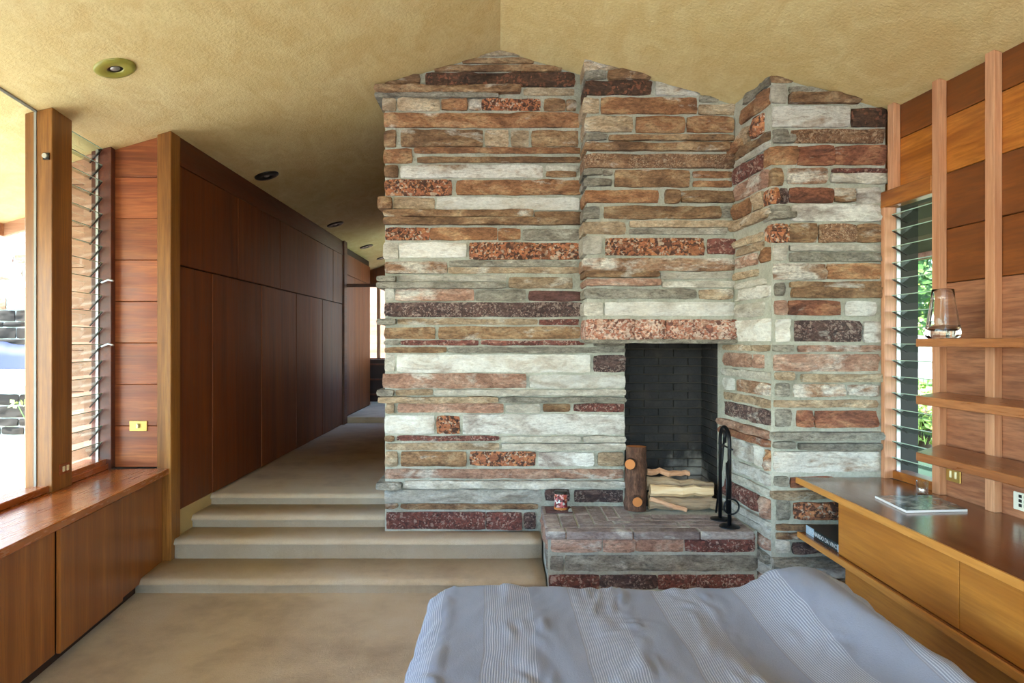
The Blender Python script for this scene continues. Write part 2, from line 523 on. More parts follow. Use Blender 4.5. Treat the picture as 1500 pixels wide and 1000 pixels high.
class MB:
    def __init__(self, mat=None):
        self.v = []
        self.f = []
        self.s = []
        self.T = mat or Matrix.Identity(4)

    def add(self, verts, faces, smooth=False):
        b = len(self.v)
        self.v += [self.T @ Vector(p) for p in verts]
        self.f += [tuple(b + i for i in f) for f in faces]
        self.s += [smooth] * len(faces)
        return self

    def box(self, x0, x1, y0, y1, z0, z1):
        return self.hexa([(x0, y0, z0), (x1, y0, z0), (x1, y1, z0), (x0, y1, z0), (x0, y0, z1), (x1, y0, z1), (x1, y1, z1), (x0, y1, z1)])

    def hexa(self, p):
        return self.add(p, [(0, 3, 2, 1), (4, 5, 6, 7), (0, 1, 5, 4), (1, 2, 6, 5), (2, 3, 7, 6), (3, 0, 4, 7)])

    def prism(self, poly, z0, z1):
        """poly: xy outline counter-clockwise; z0/z1 numbers or functions of (x,y)"""
        n = len(poly)
        fz0 = z0 if callable(z0) else (lambda x, y: z0)
        fz1 = z1 if callable(z1) else (lambda x, y: z1)
        vs = [(x, y, fz0(x, y)) for x, y in poly] + [(x, y, fz1(x, y)) for x, y in poly]
        fs = [tuple(range(n - 1, -1, -1)), tuple(range(n, 2 * n))]
        fs += [(i, (i + 1) % n, n + (i + 1) % n, n + i) for i in range(n)]
        return self.add(vs, fs)

    def plate_xz(self, poly, y0, y1):
        """poly: xz outline, extruded in y"""
        n = len(poly)
        vs = [(x, y0, z) for x, z in poly] + [(x, y1, z) for x, z in poly]
        fs = [tuple(range(n)), tuple(range(2 * n - 1, n - 1, -1))]
        fs += [((i + 1) % n, i, n + i, n + (i + 1) % n) for i in range(n)]
        return self.add(vs, fs)

    def tube(self, path, r, seg=10, caps=True):
        pts = [Vector(p) for p in path]
        rs = r if isinstance(r, (list, tuple)) else [r] * len(pts)
        vs, fs = [], []
        up = None
        for i, p in enumerate(pts):
            t = (pts[min(i + 1, len(pts) - 1)] - pts[max(i - 1, 0)]).normalized()
            if up is None:
                up = t.orthogonal().normalized()
            up = (up - t * up.dot(t)).normalized()
            bi = t.cross(up)
            for k in range(seg):
                a = 2 * math.pi * k / seg
                vs.append(p + (up * math.cos(a) + bi * math.sin(a)) * rs[i])
        for i in range(len(pts) - 1):
            for k in range(seg):
                k2 = (k + 1) % seg
                fs.append((i * seg + k, i * seg + k2, (i + 1) * seg + k2, (i + 1) * seg + k))
        self.add(vs, fs, True)
        if caps:
            self.add([vs[k] for k in range(seg)], [tuple(range(seg - 1, -1, -1))])
            self.add([vs[-seg + k] for k in range(seg)], [tuple(range(seg))])
        return self

    def lathe(self, prof, c=(0, 0, 0), seg=24, smooth=True, T=None):
        vs, fs = [], []
        for r, z in prof:
            for k in range(seg):
                a = 2 * math.pi * k / seg
                q = Vector((r * math.cos(a), r * math.sin(a), z))
                if T is not None:
                    q = T @ q
                vs.append(q + Vector(c))
        for i in range(len(prof) - 1):
            for k in range(seg):
                k2 = (k + 1) % seg
                fs.append((i * seg + k, i * seg + k2, (i + 1) * seg + k2, (i + 1) * seg + k))
        if prof[0][0] > 1e-5:
            pass
        return self.add(vs, fs, smooth)

    def build(self, name, mat, parent=None, origin=None, bevel=0.0, segs=1, clampz=None):
        me = bpy.data.meshes.new(name)
        if clampz:
            self.v = [Vector((p.x, p.y, min(p.z, clampz(p.x, p.y)))) for p in self.v]
        if origin is None:
            origin = WL[parent.name] if (parent is not None and parent.type == 'EMPTY') else Vector((0, 0, 0))
        o0 = Vector(origin)
        me.from_pydata([tuple(p - o0) for p in self.v], [], self.f)
        me.polygons.foreach_set('use_smooth', self.s)
        me.materials.append(mat)
        me.update()
        bm = bmesh.new()
        bm.from_mesh(me)
        bmesh.ops.remove_doubles(bm, verts=bm.verts, dist=1e-5)
        bmesh.ops.recalc_face_normals(bm, faces=bm.faces)
        if bevel > 0:
            bmesh.ops.bevel(bm, geom=[e for e in bm.edges if len(e.link_faces) == 2 and e.calc_face_angle(0) > 0.6], offset=bevel, segments=segs, affect='EDGES', clamp_overlap=True)
        bm.to_mesh(me)
        bm.free()
        o = bpy.data.objects.new(name, me)
        return link(o, parent, o0)


def box(name, mat, b, parent=None, bevel=0.0, T=None, centre=True, segs=1, clampz=None):
    m = MB(T)
    m.box(*b)
    c = sum(m.v, Vector()) / 8 if centre else None
    return m.build(name, mat, parent, c, bevel, segs, clampz)


def ceil_z(x, y=0.0):
    return 3.71 - (0.29 if x < 0 else 0.30) * abs(x)


def structure(o):
    return tag(o, kind='structure')


def frame_matrix(origin, ds, dn):
    ds = Vector(ds).normalized()
    dn = Vector(dn).normalized()
    m = Matrix.Identity(4)
    m.col[0] = (ds.x, ds.y, 0, 0)
    m.col[1] = (dn.x, dn.y, 0, 0)
    m.col[3] = (origin[0], origin[1], 0, 1)
    return m


# wall frames: local x = run along the wall (about world y), local y = inwards into the room
LEFT = frame_matrix((-2.23, 0), (-0.1, 1), (1, 0.1))
RIGHT = frame_matrix((2.598, 0), (-0.058, 1), (-1, -0.058))

# ------------------------------------------------------------------ room shell
m = MB()
m.prism([(0, -4.3), (0, 7.2), (-0.7, 7.2), (-0.7, 13.4), (-2.95, 13.4), (-2.95, 5.5), (-4.0, 5.5), (-4.0, -4.3)], lambda x, y: ceil_z(x), lambda x, y: ceil_z(x) + 0.14)
structure(m.build('ceiling', M['plaster']))
m = MB()
m.prism([(0, -4.3), (4.1, -4.3), (4.1, 7.2), (0, 7.2)], lambda x, y: ceil_z(x + 1e-9), lambda x, y: ceil_z(x + 1e-9) + 0.14)
structure(m.build('ceiling', M['plaster']))
# fascia boards round the roof edge
m = MB()
m.hexa([(-4.02, 5.5, ceil_z(-4.02) - 0.10), (-2.9, 5.5, ceil_z(-2.9) - 0.10), (-2.9, 5.54, ceil_z(-2.9) - 0.10), (-4.02, 5.54, ceil_z(-4.02) - 0.10),
        (-4.02, 5.5, ceil_z(-4.02) + 0.14), (-2.9, 5.5, ceil_z(-2.9) + 0.14), (-2.9, 5.54, ceil_z(-2.9) + 0.14), (-4.02, 5.54, ceil_z(-4.02) + 0.14)])
structure(m.build('trim_1', M['ext_board']))
structure(box('trim_2', M['ext_board'], (-4.05, -4.0, -4.3, 5.54, ceil_z(-4) - 0.10, ceil_z(-4) + 0.14)))
structure(box('trim_3', M['ext_board'], (4.1, 4.15, -4.3, 7.2, ceil_z(4.1) - 0.08, ceil_z(4.1) + 0.14)))

structure(box('floor', M['carpet'], (-2.95, 2.75, -2.65, 4.9, -0.12, 0.0), centre=False))

# carpeted steps with rounded nosings
STEPS = [(4.33, 0.0, 0.09, 0.288), (4.74, 0.09, 0.225, 0.288), (5.05, 0.225, 0.315, -0.83), (5.377, 0.315, 0.40, -0.83)]
stair = None
tops = [0.09, 0.225, 0.315, 0.40]
for i, (y0, zb, zt, xr) in enumerate(STEPS):
    y1 = STEPS[i + 1][0] + 0.06 if i < 3 else 10.06
    x0 = -2.345 if i == 0 else -2.30
    m = MB()
    prof = [(y0 + 0.012, -0.1), (y0 + 0.012, zt - 0.045)]
    for k in range(7):
        a = math.pi - k / 6 * math.pi * 0.5
        prof.append((y0 + 0.03 + 0.036 * math.cos(a), zt - 0.036 + 0.036 * math.sin(a)))
    prof += [(y1, zt), (y1, -0.1)]
    n = len(prof)
    nx = 26
    vs, fs = [], []
    for j in range(nx + 1):
        xx = x0 + (xr - x0) * j / nx
        for q, (yy, zz) in enumerate(prof):
            wv = 0.012 * noise.noise((xx * 1.7, i * 5.0, 0.3)) if 0 < q < n - 2 else 0
            vs.append((xx, yy + wv, zz))
    for j in range(nx):
        for q in range(n - 1):
            fs.append((j * n + q, j * n + q + 1, (j + 1) * n + q + 1, (j + 1) * n + q))
    fs.append(tuple(range(n)))
    fs.append(tuple(nx * n + q for q in range(n - 1, -1, -1)))
    m.add(vs, fs, False)
    o = m.build('floor_step', M['carpet'])
    for p in o.data.polygons:
        p.use_smooth = len(p.vertices) == 4
    structure(o)
structure(box('floor_landing', M['carpet'], (-2.95, -0.85, 10.05, 13.3, -0.1, 0.48), bevel=0.03, segs=3))

# ------------------------------------------------------------------ stone masonry
def load_stones(txt):
    r = []
    for it in txt.replace('\n', '|').split('|'):
        p = it.split()
        if p:
            r.append((float(p[0]), float(p[1]), float(p[2]), float(p[3]), p[4], int(p[5])))
    return r


def rock(name, mat, parent, T, w, h, depth, front, seed, clamp=True, relief=1.0):
    """split-faced block. T places local (x along face, -y out of the face, z up) at the block's centre"""
    rng = random.Random(seed)
    w += 0.008
    h += 0.006
    nx = max(3, min(22, int(w / 0.06) + 2))
    nz = max(2, min(5, int(h / 0.03) + 1))
    thin = h < 0.05
    amp = (0.009 if thin else 0.024) * relief
    off = Vector((rng.uniform(-50, 50), rng.uniform(-50, 50), rng.uniform(-50, 50)))
    vs, fs, sm = [], [], []
    tilt = rng.uniform(-0.005, 0.005)
    for i in range(nx + 1):
        for j in range(nz + 1):
            x = -w / 2 + w * i / nx
            z = -h / 2 + h * j / nz
            ei = i in (0, nx)
            ej = j in (0, nz)
            y = -front + amp * 1.3 * noise.fractal(Vector((x * 7, z * 14, 0)) + off, 0.9, 2.1, 3) + tilt * z / h
            if not (ei or ej):
                y += amp * 0.9 * round(2 * noise.noise(Vector((x * 4, z * 6, 3)) + off)) / 2
            if ei:
                y += 0.006
                x += (-1 if i == 0 else 1) * (-0.005 * rng.random() - (0.004 if ej else 0))
            if ej:
                y += 0.006 if not thin else 0.004
                z += (-1 if j == 0 else 1) * (0.006 * noise.noise(Vector((x * 9, j * 7.0, 1)) + off) - (0.003 if ei else 0.0))
            vs.append(Vector((x, min(y, -0.001), z)))
    def idx(i, j):
        return i * (nz + 1) + j
    for i in range(nx):
        for j in range(nz):
            fs.append((idx(i, j), idx(i + 1, j), idx(i + 1, j + 1), idx(i, j + 1)))
            sm.append(True)
    ring = [idx(i, 0) for i in range(nx + 1)] + [idx(nx, j) for j in range(1, nz + 1)] + [idx(i, nz) for i in range(nx - 1, -1, -1)] + [idx(0, j) for j in range(nz - 1, 0, -1)]
    k = len(ring)
    b = len(vs)
    for r in ring:          # split edge: the face keeps its own crisp outline
        vs.append(vs[r].copy())
    for r in ring:
        vs.append(Vector((vs[r].x, depth, vs[r].z)))
    for q in range(k):
        q2 = (q + 1) % k
        fs.append((b + q2, b + q, b + k + q, b + k + q2))
        sm.append(False)
    wv = [T @ p for p in vs]
    if clamp:
        if min(p.z - ceil_z(p.x) for p in wv) > -0.012:
            return None
        for p in wv:
            p.z = min(p.z, ceil_z(p.x) - 0.001)
    c = T.translation
    Ri = T.to_3x3().inverted()
    me = bpy.data.meshes.new(name)
    me.from_pydata([tuple(Ri @ (p - c)) for p in wv], [], fs)
    me.polygons.foreach_set('use_smooth', sm)
    me.materials.append(mat)
    me.update()
    o = bpy.data.objects.new(name, me)
    link(o, parent, c)
    o.rotation_euler = T.to_euler()
    return o


def front_T(xc, y, zc):
    return Matrix.Translation((xc, y, zc))


STONES_BACK = """
-0.149 0.136 3.675 3.703 T 0 | -0.276 0.242 3.616 3.65 B 0 | -0.477 0.443 3.558 3.597 B 0 | -0.837 -0.583 3.452 3.532 B 0 | -0.541 0.538 3.447 3.544 K 0
-0.906 0.147 3.396 3.442 B 3 | 0.168 0.538 3.386 3.431 T 0 | -0.906 -0.012 3.365 3.394 G 2 | -0.856 -0.758 3.273 3.36 T 0 | -0.742 -0.44 3.273 3.36 T 0
-0.427 -0.239 3.278 3.357 O 0 | -0.232 -0.139 3.28 3.352 M 0 | -0.137 0.29 3.278 3.354 S 0 | 0.316 0.47 3.273 3.352 B 0 | 0.475 0.549 3.273 3.347 B 0
-0.843 0.572 3.153 3.251 O 0 | -0.843 -0.758 3.011 3.13 B 0 | -0.721 -0.128 3.013 3.13 B 0 | -0.112 0.057 3.013 3.13 T 0 | 0.078 0.205 3.013 3.128 T 0
0.226 0.565 3.013 3.124 B 0 | -0.848 -0.641 2.892 2.992 O 0 | -0.626 0.581 2.966 3.003 O 0 | -0.604 0.581 2.897 2.934 B 0 | -0.839 -0.742 2.791 2.874 B 0
-0.726 0.306 2.789 2.874 X 0 | 0.327 0.565 2.836 2.87 L 0 | 0.332 0.549 2.793 2.83 B 0 | -0.837 -0.353 2.658 2.771 S 0 | -0.319 0.581 2.665 2.766 O 0
-0.88 -0.784 2.556 2.639 B 4 | -0.774 -0.477 2.563 2.639 T 0 | -0.462 0.57 2.552 2.639 W 0 | -0.843 0.237 2.504 2.548 B 3 | 0.247 0.591 2.501 2.538 B 0
-0.843 0.591 2.446 2.493 B 3 | -0.832 -0.515 2.337 2.422 S 0 | -0.509 -0.022 2.337 2.422 O 0 | -0.018 0.147 2.337 2.417 O 0 | 0.163 0.57 2.334 2.411 G 0
-0.848 -0.742 2.2 2.316 L 0 | -0.731 -0.247 2.21 2.311 W 0 | -0.226 0.581 2.197 2.311 S 0 | -0.835 -0.388 2.097 2.175 M 0 | -0.372 0.559 2.146 2.182 G 0
-0.38 0.575 2.097 2.135 T 0 | -0.89 -0.753 2.036 2.07 G 4 | -0.742 0.041 2.038 2.076 L 0 | -0.892 0.041 1.987 2.023 G 4 | 0.062 0.522 1.985 2.062 T 0
-0.838 -0.769 1.9 1.979 L 0 | -0.762 -0.191 1.896 1.979 H 0 | -0.182 0.183 1.896 1.972 G 0 | 0.205 0.582 1.894 1.963 P 0 | -0.838 0.588 1.781 1.879 D 0
-0.888 -0.753 1.724 1.762 G 4 | -0.744 0.268 1.724 1.762 T 0 | 0.28 0.569 1.72 1.759 R 0 | -0.838 -0.474 1.623 1.701 B 0 | -0.449 0.576 1.62 1.705 B 0
-0.845 -0.731 1.577 1.607 G 0 | -0.724 -0.16 1.576 1.605 R 0 | -0.141 0.607 1.576 1.605 R 0 | 0.676 0.902 1.567 1.602 G 1 | -0.838 -0.392 1.52 1.557 B 0
-0.38 0.902 1.52 1.557 G 1 | -0.838 -0.769 1.385 1.502 L 0 | -0.75 0.648 1.378 1.502 W 0 | 0.676 0.902 1.381 1.498 D 0 | -0.851 0.186 1.265 1.366 H 0
0.211 0.902 1.265 1.353 W 0 | -0.888 -0.769 1.212 1.25 G 4 | -0.759 -0.49 1.212 1.25 T 0 | -0.478 0.905 1.215 1.25 L 2 | -0.88 -0.015 1.162 1.197 T 4
-0.009 0.905 1.163 1.195 G 3 | -0.832 -0.769 1.083 1.15 T 0 | -0.744 0.023 1.087 1.15 H 0 | 0.041 0.286 1.087 1.146 L 0 | 0.312 0.503 1.089 1.146 B 0
0.532 0.896 1.092 1.146 R 0 | -0.838 -0.48 0.932 1.064 W 0 | -0.461 -0.294 0.932 1.058 S 0 | -0.273 0.896 0.931 1.071 V 0 | -0.838 -0.769 0.878 0.914 B 0
-0.75 -0.009 0.882 0.914 R 0 | 0.007 0.582 0.875 0.911 L 1 | 0.598 0.905 0.878 0.914 L 2 | -0.834 -0.009 0.819 0.861 T 0 | 0.01 0.905 0.819 0.861 L 2
-0.832 -0.746 0.694 0.8 T 0 | -0.719 -0.248 0.7 0.8 B 0 | -0.222 0.255 0.702 0.8 S 0 | 0.276 0.676 0.7 0.794 V 0 | 0.707 0.89 0.7 0.794 T 0
-0.832 0.89 0.612 0.672 H 0 | -0.892 -0.709 0.537 0.58 G 4 | -0.694 0.905 0.545 0.591 L 3 | -0.838 0.297 0.436 0.528 L 0 | 0.324 0.5 0.449 0.526 D 0
0.535 0.89 0.438 0.521 D 0 | -0.838 -0.744 0.391 0.423 B 0 | -0.725 0.274 0.388 0.421 B 0 | -0.826 -0.109 0.241 0.361 R 0 | -0.103 0.155 0.244 0.358 R 0
0.171 0.255 0.247 0.358 D 0
"""
STONES_CHIMNEY = """
0.583 0.823 3.463 3.555 T 0 | 0.569 0.729 3.4 3.459 G 0 | 0.738 1.025 3.395 3.459 B 2 | 0.592 1.034 3.297 3.386 K 0 | 1.065 1.368 3.292 3.386 X 0
0.602 0.677 3.17 3.269 T 0 | 0.691 1.349 3.165 3.271 O 0 | 1.368 1.499 3.243 3.283 G 0 | 1.363 1.626 3.16 3.226 T 0 | 0.597 0.907 3.04 3.142 T 0
0.931 1.262 3.034 3.142 O 0 | 1.281 1.598 3.038 3.137 O 0 | 0.602 0.733 2.984 3.024 G 0 | 0.743 1.603 2.98 3.012 B 1 | 0.602 1.593 2.911 2.958 B 2
0.602 1.617 2.794 2.883 E 0 | 0.559 0.696 2.741 2.775 G 2 | 0.705 0.771 2.739 2.773 G 0 | 0.62 0.766 2.667 2.717 G 0 | 0.785 1.297 2.662 2.775 B 0
1.321 1.589 2.728 2.764 O 0 | 1.321 1.589 2.662 2.7 O 0 | 0.582 1.084 2.555 2.636 O 0 | 1.129 1.23 2.551 2.638 B 2 | 1.238 1.614 2.557 2.634 B 0
0.621 0.678 2.444 2.525 G 0 | 0.712 1.51 2.444 2.525 B 0 | 1.518 1.602 2.45 2.525 G 0 | 0.61 0.858 2.337 2.419 T 0 | 0.886 1.619 2.386 2.424 T 1
0.886 1.557 2.337 2.374 G 0 | 0.61 0.692 2.202 2.318 L 0 | 0.723 1.399 2.194 2.309 S 0 | 1.422 1.631 2.202 2.3 R 0 | 0.61 1.614 2.086 2.168 M 0
0.576 1.084 2.044 2.078 B 3 | 1.101 1.597 2.033 2.072 L 0 | 0.571 1.095 1.984 2.025 H 3 | 1.106 1.619 1.973 2.01 L 1 | 0.616 1.343 1.897 1.959 G 0
1.366 1.597 1.892 1.957 T 0 | 0.61 0.7 1.779 1.867 L 0 | 0.717 1.608 1.779 1.867 W 0 | 0.599 0.916 1.615 1.751 Q 2 | 0.92 1.13 1.615 1.747 Q 2
1.134 1.628 1.612 1.747 Q 2 | 0.571 1.631 1.592 1.611 G 3
"""
STONES_PIER = """
1.643 1.772 3.173 3.231 B 0 | 1.643 1.735 3.048 3.154 L 0 | 1.751 1.98 3.106 3.144 G 0 | 1.747 2.175 3.043 3.098 B 2 | 1.652 2.116 2.903 3.019 X 0
2.129 2.345 2.903 3.011 K 0 | 1.652 1.747 2.849 2.882 G 0 | 1.652 1.78 2.804 2.845 G 2 | 1.764 2.328 2.804 2.882 E 0 | 1.635 1.797 2.675 2.779 O 0
1.801 2.021 2.671 2.779 F 0 | 2.026 2.336 2.671 2.779 F 0 | 1.643 1.714 2.55 2.65 B 0 | 1.743 1.98 2.559 2.646 M 0 | 2.009 2.349 2.623 2.647 R 0
2.004 2.349 2.559 2.614 L 1 | 1.635 1.689 2.438 2.53 S 0 | 1.694 1.747 2.438 2.53 D 0 | 1.751 2.021 2.442 2.53 F 0 | 2.026 2.154 2.447 2.53 B 0
2.16 2.312 2.442 2.53 V 0 | 1.643 1.755 2.389 2.422 G 0 | 1.606 1.776 2.341 2.382 G 4 | 1.764 2.303 2.33 2.426 V 0 | 1.643 1.747 2.202 2.314 S 0
1.752 1.917 2.202 2.314 B 0 | 1.93 2.162 2.202 2.31 E 0 | 2.165 2.307 2.202 2.306 B 0 | 1.656 1.739 2.094 2.181 L 0 | 1.751 2.312 2.149 2.181 L 0
1.751 2.312 2.086 2.135 G 2 | 1.656 1.975 1.975 2.069 M 0 | 1.98 2.303 1.98 2.069 O 0 | 1.664 1.722 1.878 1.953 G 0 | 1.755 2.353 1.93 1.959 B 0
1.764 2.353 1.866 1.922 B 2 | 1.664 1.741 1.766 1.845 H 0 | 1.744 2.058 1.762 1.845 F 0 | 2.092 2.274 1.754 1.841 V 0 | 1.672 1.754 1.6 1.733 W 0
1.785 2.187 1.602 1.725 D 0 | 2.2 2.303 1.596 1.72 V 0 | 1.648 1.772 1.54 1.577 G 1 | 1.805 2.303 1.54 1.575 H 0 | 1.658 2.295 1.422 1.521 H 0
1.664 1.78 1.368 1.413 T 2 | 1.822 2.353 1.358 1.401 T 2 | 1.668 1.751 1.268 1.343 G 0 | 1.78 2.087 1.268 1.339 M 0 | 2.108 2.287 1.272 1.334 M 0
1.66 2.287 1.203 1.243 T 0 | 1.668 1.768 1.087 1.185 G 0 | 1.797 1.897 1.085 1.177 F 0 | 1.909 2.287 1.081 1.178 F 0 | 1.643 2.307 1.011 1.052 G 4
1.652 1.78 0.957 0.99 G 2 | 1.805 2.307 0.946 0.982 G 2 | 1.658 2.287 0.813 0.932 X 0 | 1.66 1.739 0.724 0.782 G 0 | 1.76 2.021 0.716 0.778 F 0
1.643 2.303 0.65 0.695 T 2 | 1.677 1.755 0.517 0.637 G 0 | 1.78 2.27 0.521 0.622 S 0 | 1.672 2.27 0.459 0.488 B 0 | 1.672 2.27 0.405 0.438 B 0
1.672 1.751 0.322 0.392 L 0 | 1.772 2.27 0.318 0.376 D 0 | 1.639 2.303 0.247 0.289 G 3 | 1.652 1.726 0.168 0.243 G 0 | 1.739 2.303 0.168 0.23 V 0
1.652 2.104 0.064 0.156 B 0 | 2.121 2.303 0.064 0.156 T 0
"""
STONES_PIER_SIDE = """
4.151 4.515 3.16 3.227 G 0 | 4.16 4.589 3.048 3.148 O 0 | 4.241 4.393 2.903 3.019 S 0 | 4.433 4.665 2.895 3.003 T 0 | 4.474 4.722 2.886 2.936 O 3
4.151 4.665 2.833 2.882 B 0 | 4.151 4.665 2.783 2.82 L 0 | 4.25 4.688 2.675 2.766 R 0 | 4.178 4.654 2.554 2.654 H 0 | 4.423 4.699 2.434 2.534 O 0
4.25 4.393 2.43 2.534 T 0 | 4.151 4.791 2.355 2.413 T 2 | 4.25 4.665 2.235 2.281 T 0 | 4.241 4.643 2.177 2.223 T 0 | 4.325 4.665 2.094 2.164 H 0
4.142 4.297 2.094 2.173 O 0 | 4.316 4.688 2.019 2.057 T 1 | 4.214 4.643 1.957 1.99 L 0 | 4.142 4.632 1.874 1.944 X 0 | 4.232 4.621 1.762 1.845 L 0
4.116 4.632 1.604 1.737 W 0 | 4.403 4.85 1.542 1.575 T 0 | 4.16 4.383 1.542 1.575 T 0 | 4.413 4.863 1.434 1.517 H 0 | 4.241 4.383 1.434 1.517 H 0
4.125 4.875 1.368 1.409 L 1 | 4.677 4.863 1.268 1.343 W 0 | 4.133 4.654 1.268 1.343 M 0 | 4.142 4.875 1.197 1.243 T 0 | 4.125 4.85 1.085 1.177 D 0
4.169 4.936 1.007 1.052 H 2 | 4.151 4.899 0.957 0.994 F 2 | 4.383 4.71 0.82 0.936 V 0 | 4.241 4.364 0.82 0.936 W 0 | 4.142 4.214 0.811 0.936 O 0
4.142 4.688 0.72 0.791 V 0 | 4.16 4.827 0.654 0.695 L 0 | 4.297 4.839 0.521 0.629 R 0 | 4.107 4.269 0.517 0.633 H 0 | 4.125 4.85 0.459 0.5 L 1
4.125 4.85 0.405 0.446 L 0 | 4.116 4.536 0.322 0.388 H 0 | 4.151 4.354 0.243 0.293 G 2 | 4.151 4.354 0.168 0.23 L 0 | 4.151 4.316 0.081 0.147 H 0
"""


D1, D2, D3 = 4.96, 4.70, 4.15      # depths of the three stone faces
PIERX = lambda y: 1.648 - 0.0745 * (y - 4.15)

# left mass
m = MB()
top = lambda x, y: ceil_z(x)
for xa, xb in ((-0.838, 0.0), (0.0, 0.902)):
    m.prism([(xa, D1), (xb, D1), (xb, 5.62), (xa, 5.62)], -0.1, lambda x, y, s=(xa + xb) / 2: ceil_z(x if abs(x) > 1e-6 else 0))
wall_back = structure(m.build('wall_back', M['mortar']))
seed = 100
for (x0, x1, z0, z1, c, p) in load_stones(STONES_BACK):
    seed += 1
    front = 0.022 + 0.012 * p + random.Random(seed).uniform(0, 0.008)
    rock('stone', STONE[c], wall_back, front_T((x0 + x1) / 2, D1, (z0 + z1) / 2), x1 - x0, z1 - z0, 0.10 if x0 > -0.8 else 0.3, front, seed)

# chimney breast above the fire opening
m = MB()
m.prism([(0.597, D2), (1.615, D2), (1.595, D1 + 0.02), (0.597, D1 + 0.02)], 1.615, lambda x, y: ceil_z(x))
m.prism([(0.895, D1 + 0.02), (1.60, D1 + 0.02), (1.60, 5.62), (0.895, 5.62)], 1.615, lambda x, y: ceil_z(x))
wall_chimney = structure(m.build('wall_chimney', M['mortar']))
for (x0, x1, z0, z1, c, p) in load_stones(STONES_CHIMNEY):
    seed += 1
    front = 0.022 + 0.012 * p + random.Random(seed).uniform(0, 0.008)
    dep = 0.08
    if x0 < 0.64:
        x0 = 0.586 - random.Random(seed + 5).uniform(0.0, 0.02)
        dep = D1 - D2 - 0.01
    rock('stone', STONE[c], wall_chimney, front_T((x0 + x1) / 2, D2, (z0 + z1) / 2), x1 - x0, z1 - z0, dep, front, seed)

# right pier, standing nearest
m = MB()
m.prism([(PIERX(D3), D3), (2.34, D3), (2.34, 4.6), (2.80, 4.6), (2.80, 5.62), (1.68, 5.62), (1.68, 4.985), (PIERX(4.985), 4.985)], -0.1, lambda x, y: ceil_z(x))
wall_pier = structure(m.build('wall_pier', M['mortar']))
for (x0, x1, z0, z1, c, p) in load_stones(STONES_PIER):
    seed += 1
    front = 0.022 + 0.012 * p + random.Random(seed).uniform(0, 0.008)
    x0 = max(x0, 1.632)
    x1 = min(x1, 2.345)
    rock('stone', STONE[c], wall_pier, front_T((x0 + x1) / 2, D3, (z0 + z1) / 2), x1 - x0, z1 - z0, 0.09, front, seed)
ang = math.atan2(-1, 0.0745)
for (y0, y1, z0, z1, c, p) in load_stones(STONES_PIER_SIDE):
    seed += 1
    front = 0.018 + 0.010 * p + random.Random(seed).uniform(0, 0.006)
    y0 = max(y0, 4.155)
    y1 = min(y1, 4.72 if (z0 + z1) / 2 > 1.62 else 4.99)
    yc = (y0 + y1) / 2
    T = Matrix.Translation((PIERX(yc), yc, (z0 + z1) / 2)) @ Matrix.Rotation(ang, 4, 'Z')
    rock('stone', STONE[c], wall_pier, T, y1 - y0, z1 - z0, 0.06, front, seed)

# firebox: brick lined recess behind the opening
m = MB()
FBX0, FBX1, FBY, FBZ = 0.90, 1.60, 5.40, EYE - 1.19
m.box(FBX0 - 0.02, FBX1 + 0.06, FBY + 0.008, 5.62, 0.0, 1.72)
m.box(FBX0 - 0.06, FBX0 - 0.008, D1 + 0.03, FBY + 0.05, 0.0, 1.72)
m.box(FBX1 + 0.0, FBX1 + 0.05, D1 + 0.0, FBY + 0.05, 0.0, 1.72)
m.box(FBX0 - 0.02, FBX1 + 0.02, D1 - 0.0, FBY + 0.1, 1.70, 1.76)
firebox = m.build('firebox', M['soot_mortar'], wall_chimney)
rows = 19
bh = 0.0665
shared = {}


def brick(T, w):
    key = round(w, 3)
    if key not in shared:
        mm = MB()
        mm.box(-w / 2 + 0.003, w / 2 - 0.003, -0.008, 0.02, -bh / 2 + 0.004, bh / 2 - 0.004)
        me_o = mm.build('brick', M['soot'], firebox, (0, 0, 0), 0.003)
        shared[key] = me_o.data
        o = me_o
    else:
        o = bpy.data.objects.new('brick', shared[key])
        link(o, firebox)
    o.location = T.translation
    o.rotation_euler = T.to_euler()


for r in range(rows):
    z = FBZ + bh * (r + 0.5)
    offs = (0.115 if r % 2 else 0.0)
    xs = [FBX0] + [FBX0 + offs + 0.233 * k for k in range(0 if offs else 1, 4) if 0.02 < offs + 0.233 * k < 0.68] + [FBX1]
    for a, b in zip(xs[:-1], xs[1:]):
        brick(Matrix.Translation(((a + b) / 2, FBY, z)), b - a)
    ys = [D1 + 0.05, D1 + 0.05 + (0.12 if r % 2 else 0.23), FBY]
    for a, b in zip(ys[:-1], ys[1:]):
        brick(Matrix.Translation((FBX1 - 0.005, (a + b) / 2, z)) @ Matrix.Rotation(-math.pi / 2, 4, 'Z'), b - a)
        brick(Matrix.Translation((FBX0 + 0.005, (a + b) / 2, z)) @ Matrix.Rotation(math.pi / 2, 4, 'Z'), b - a)

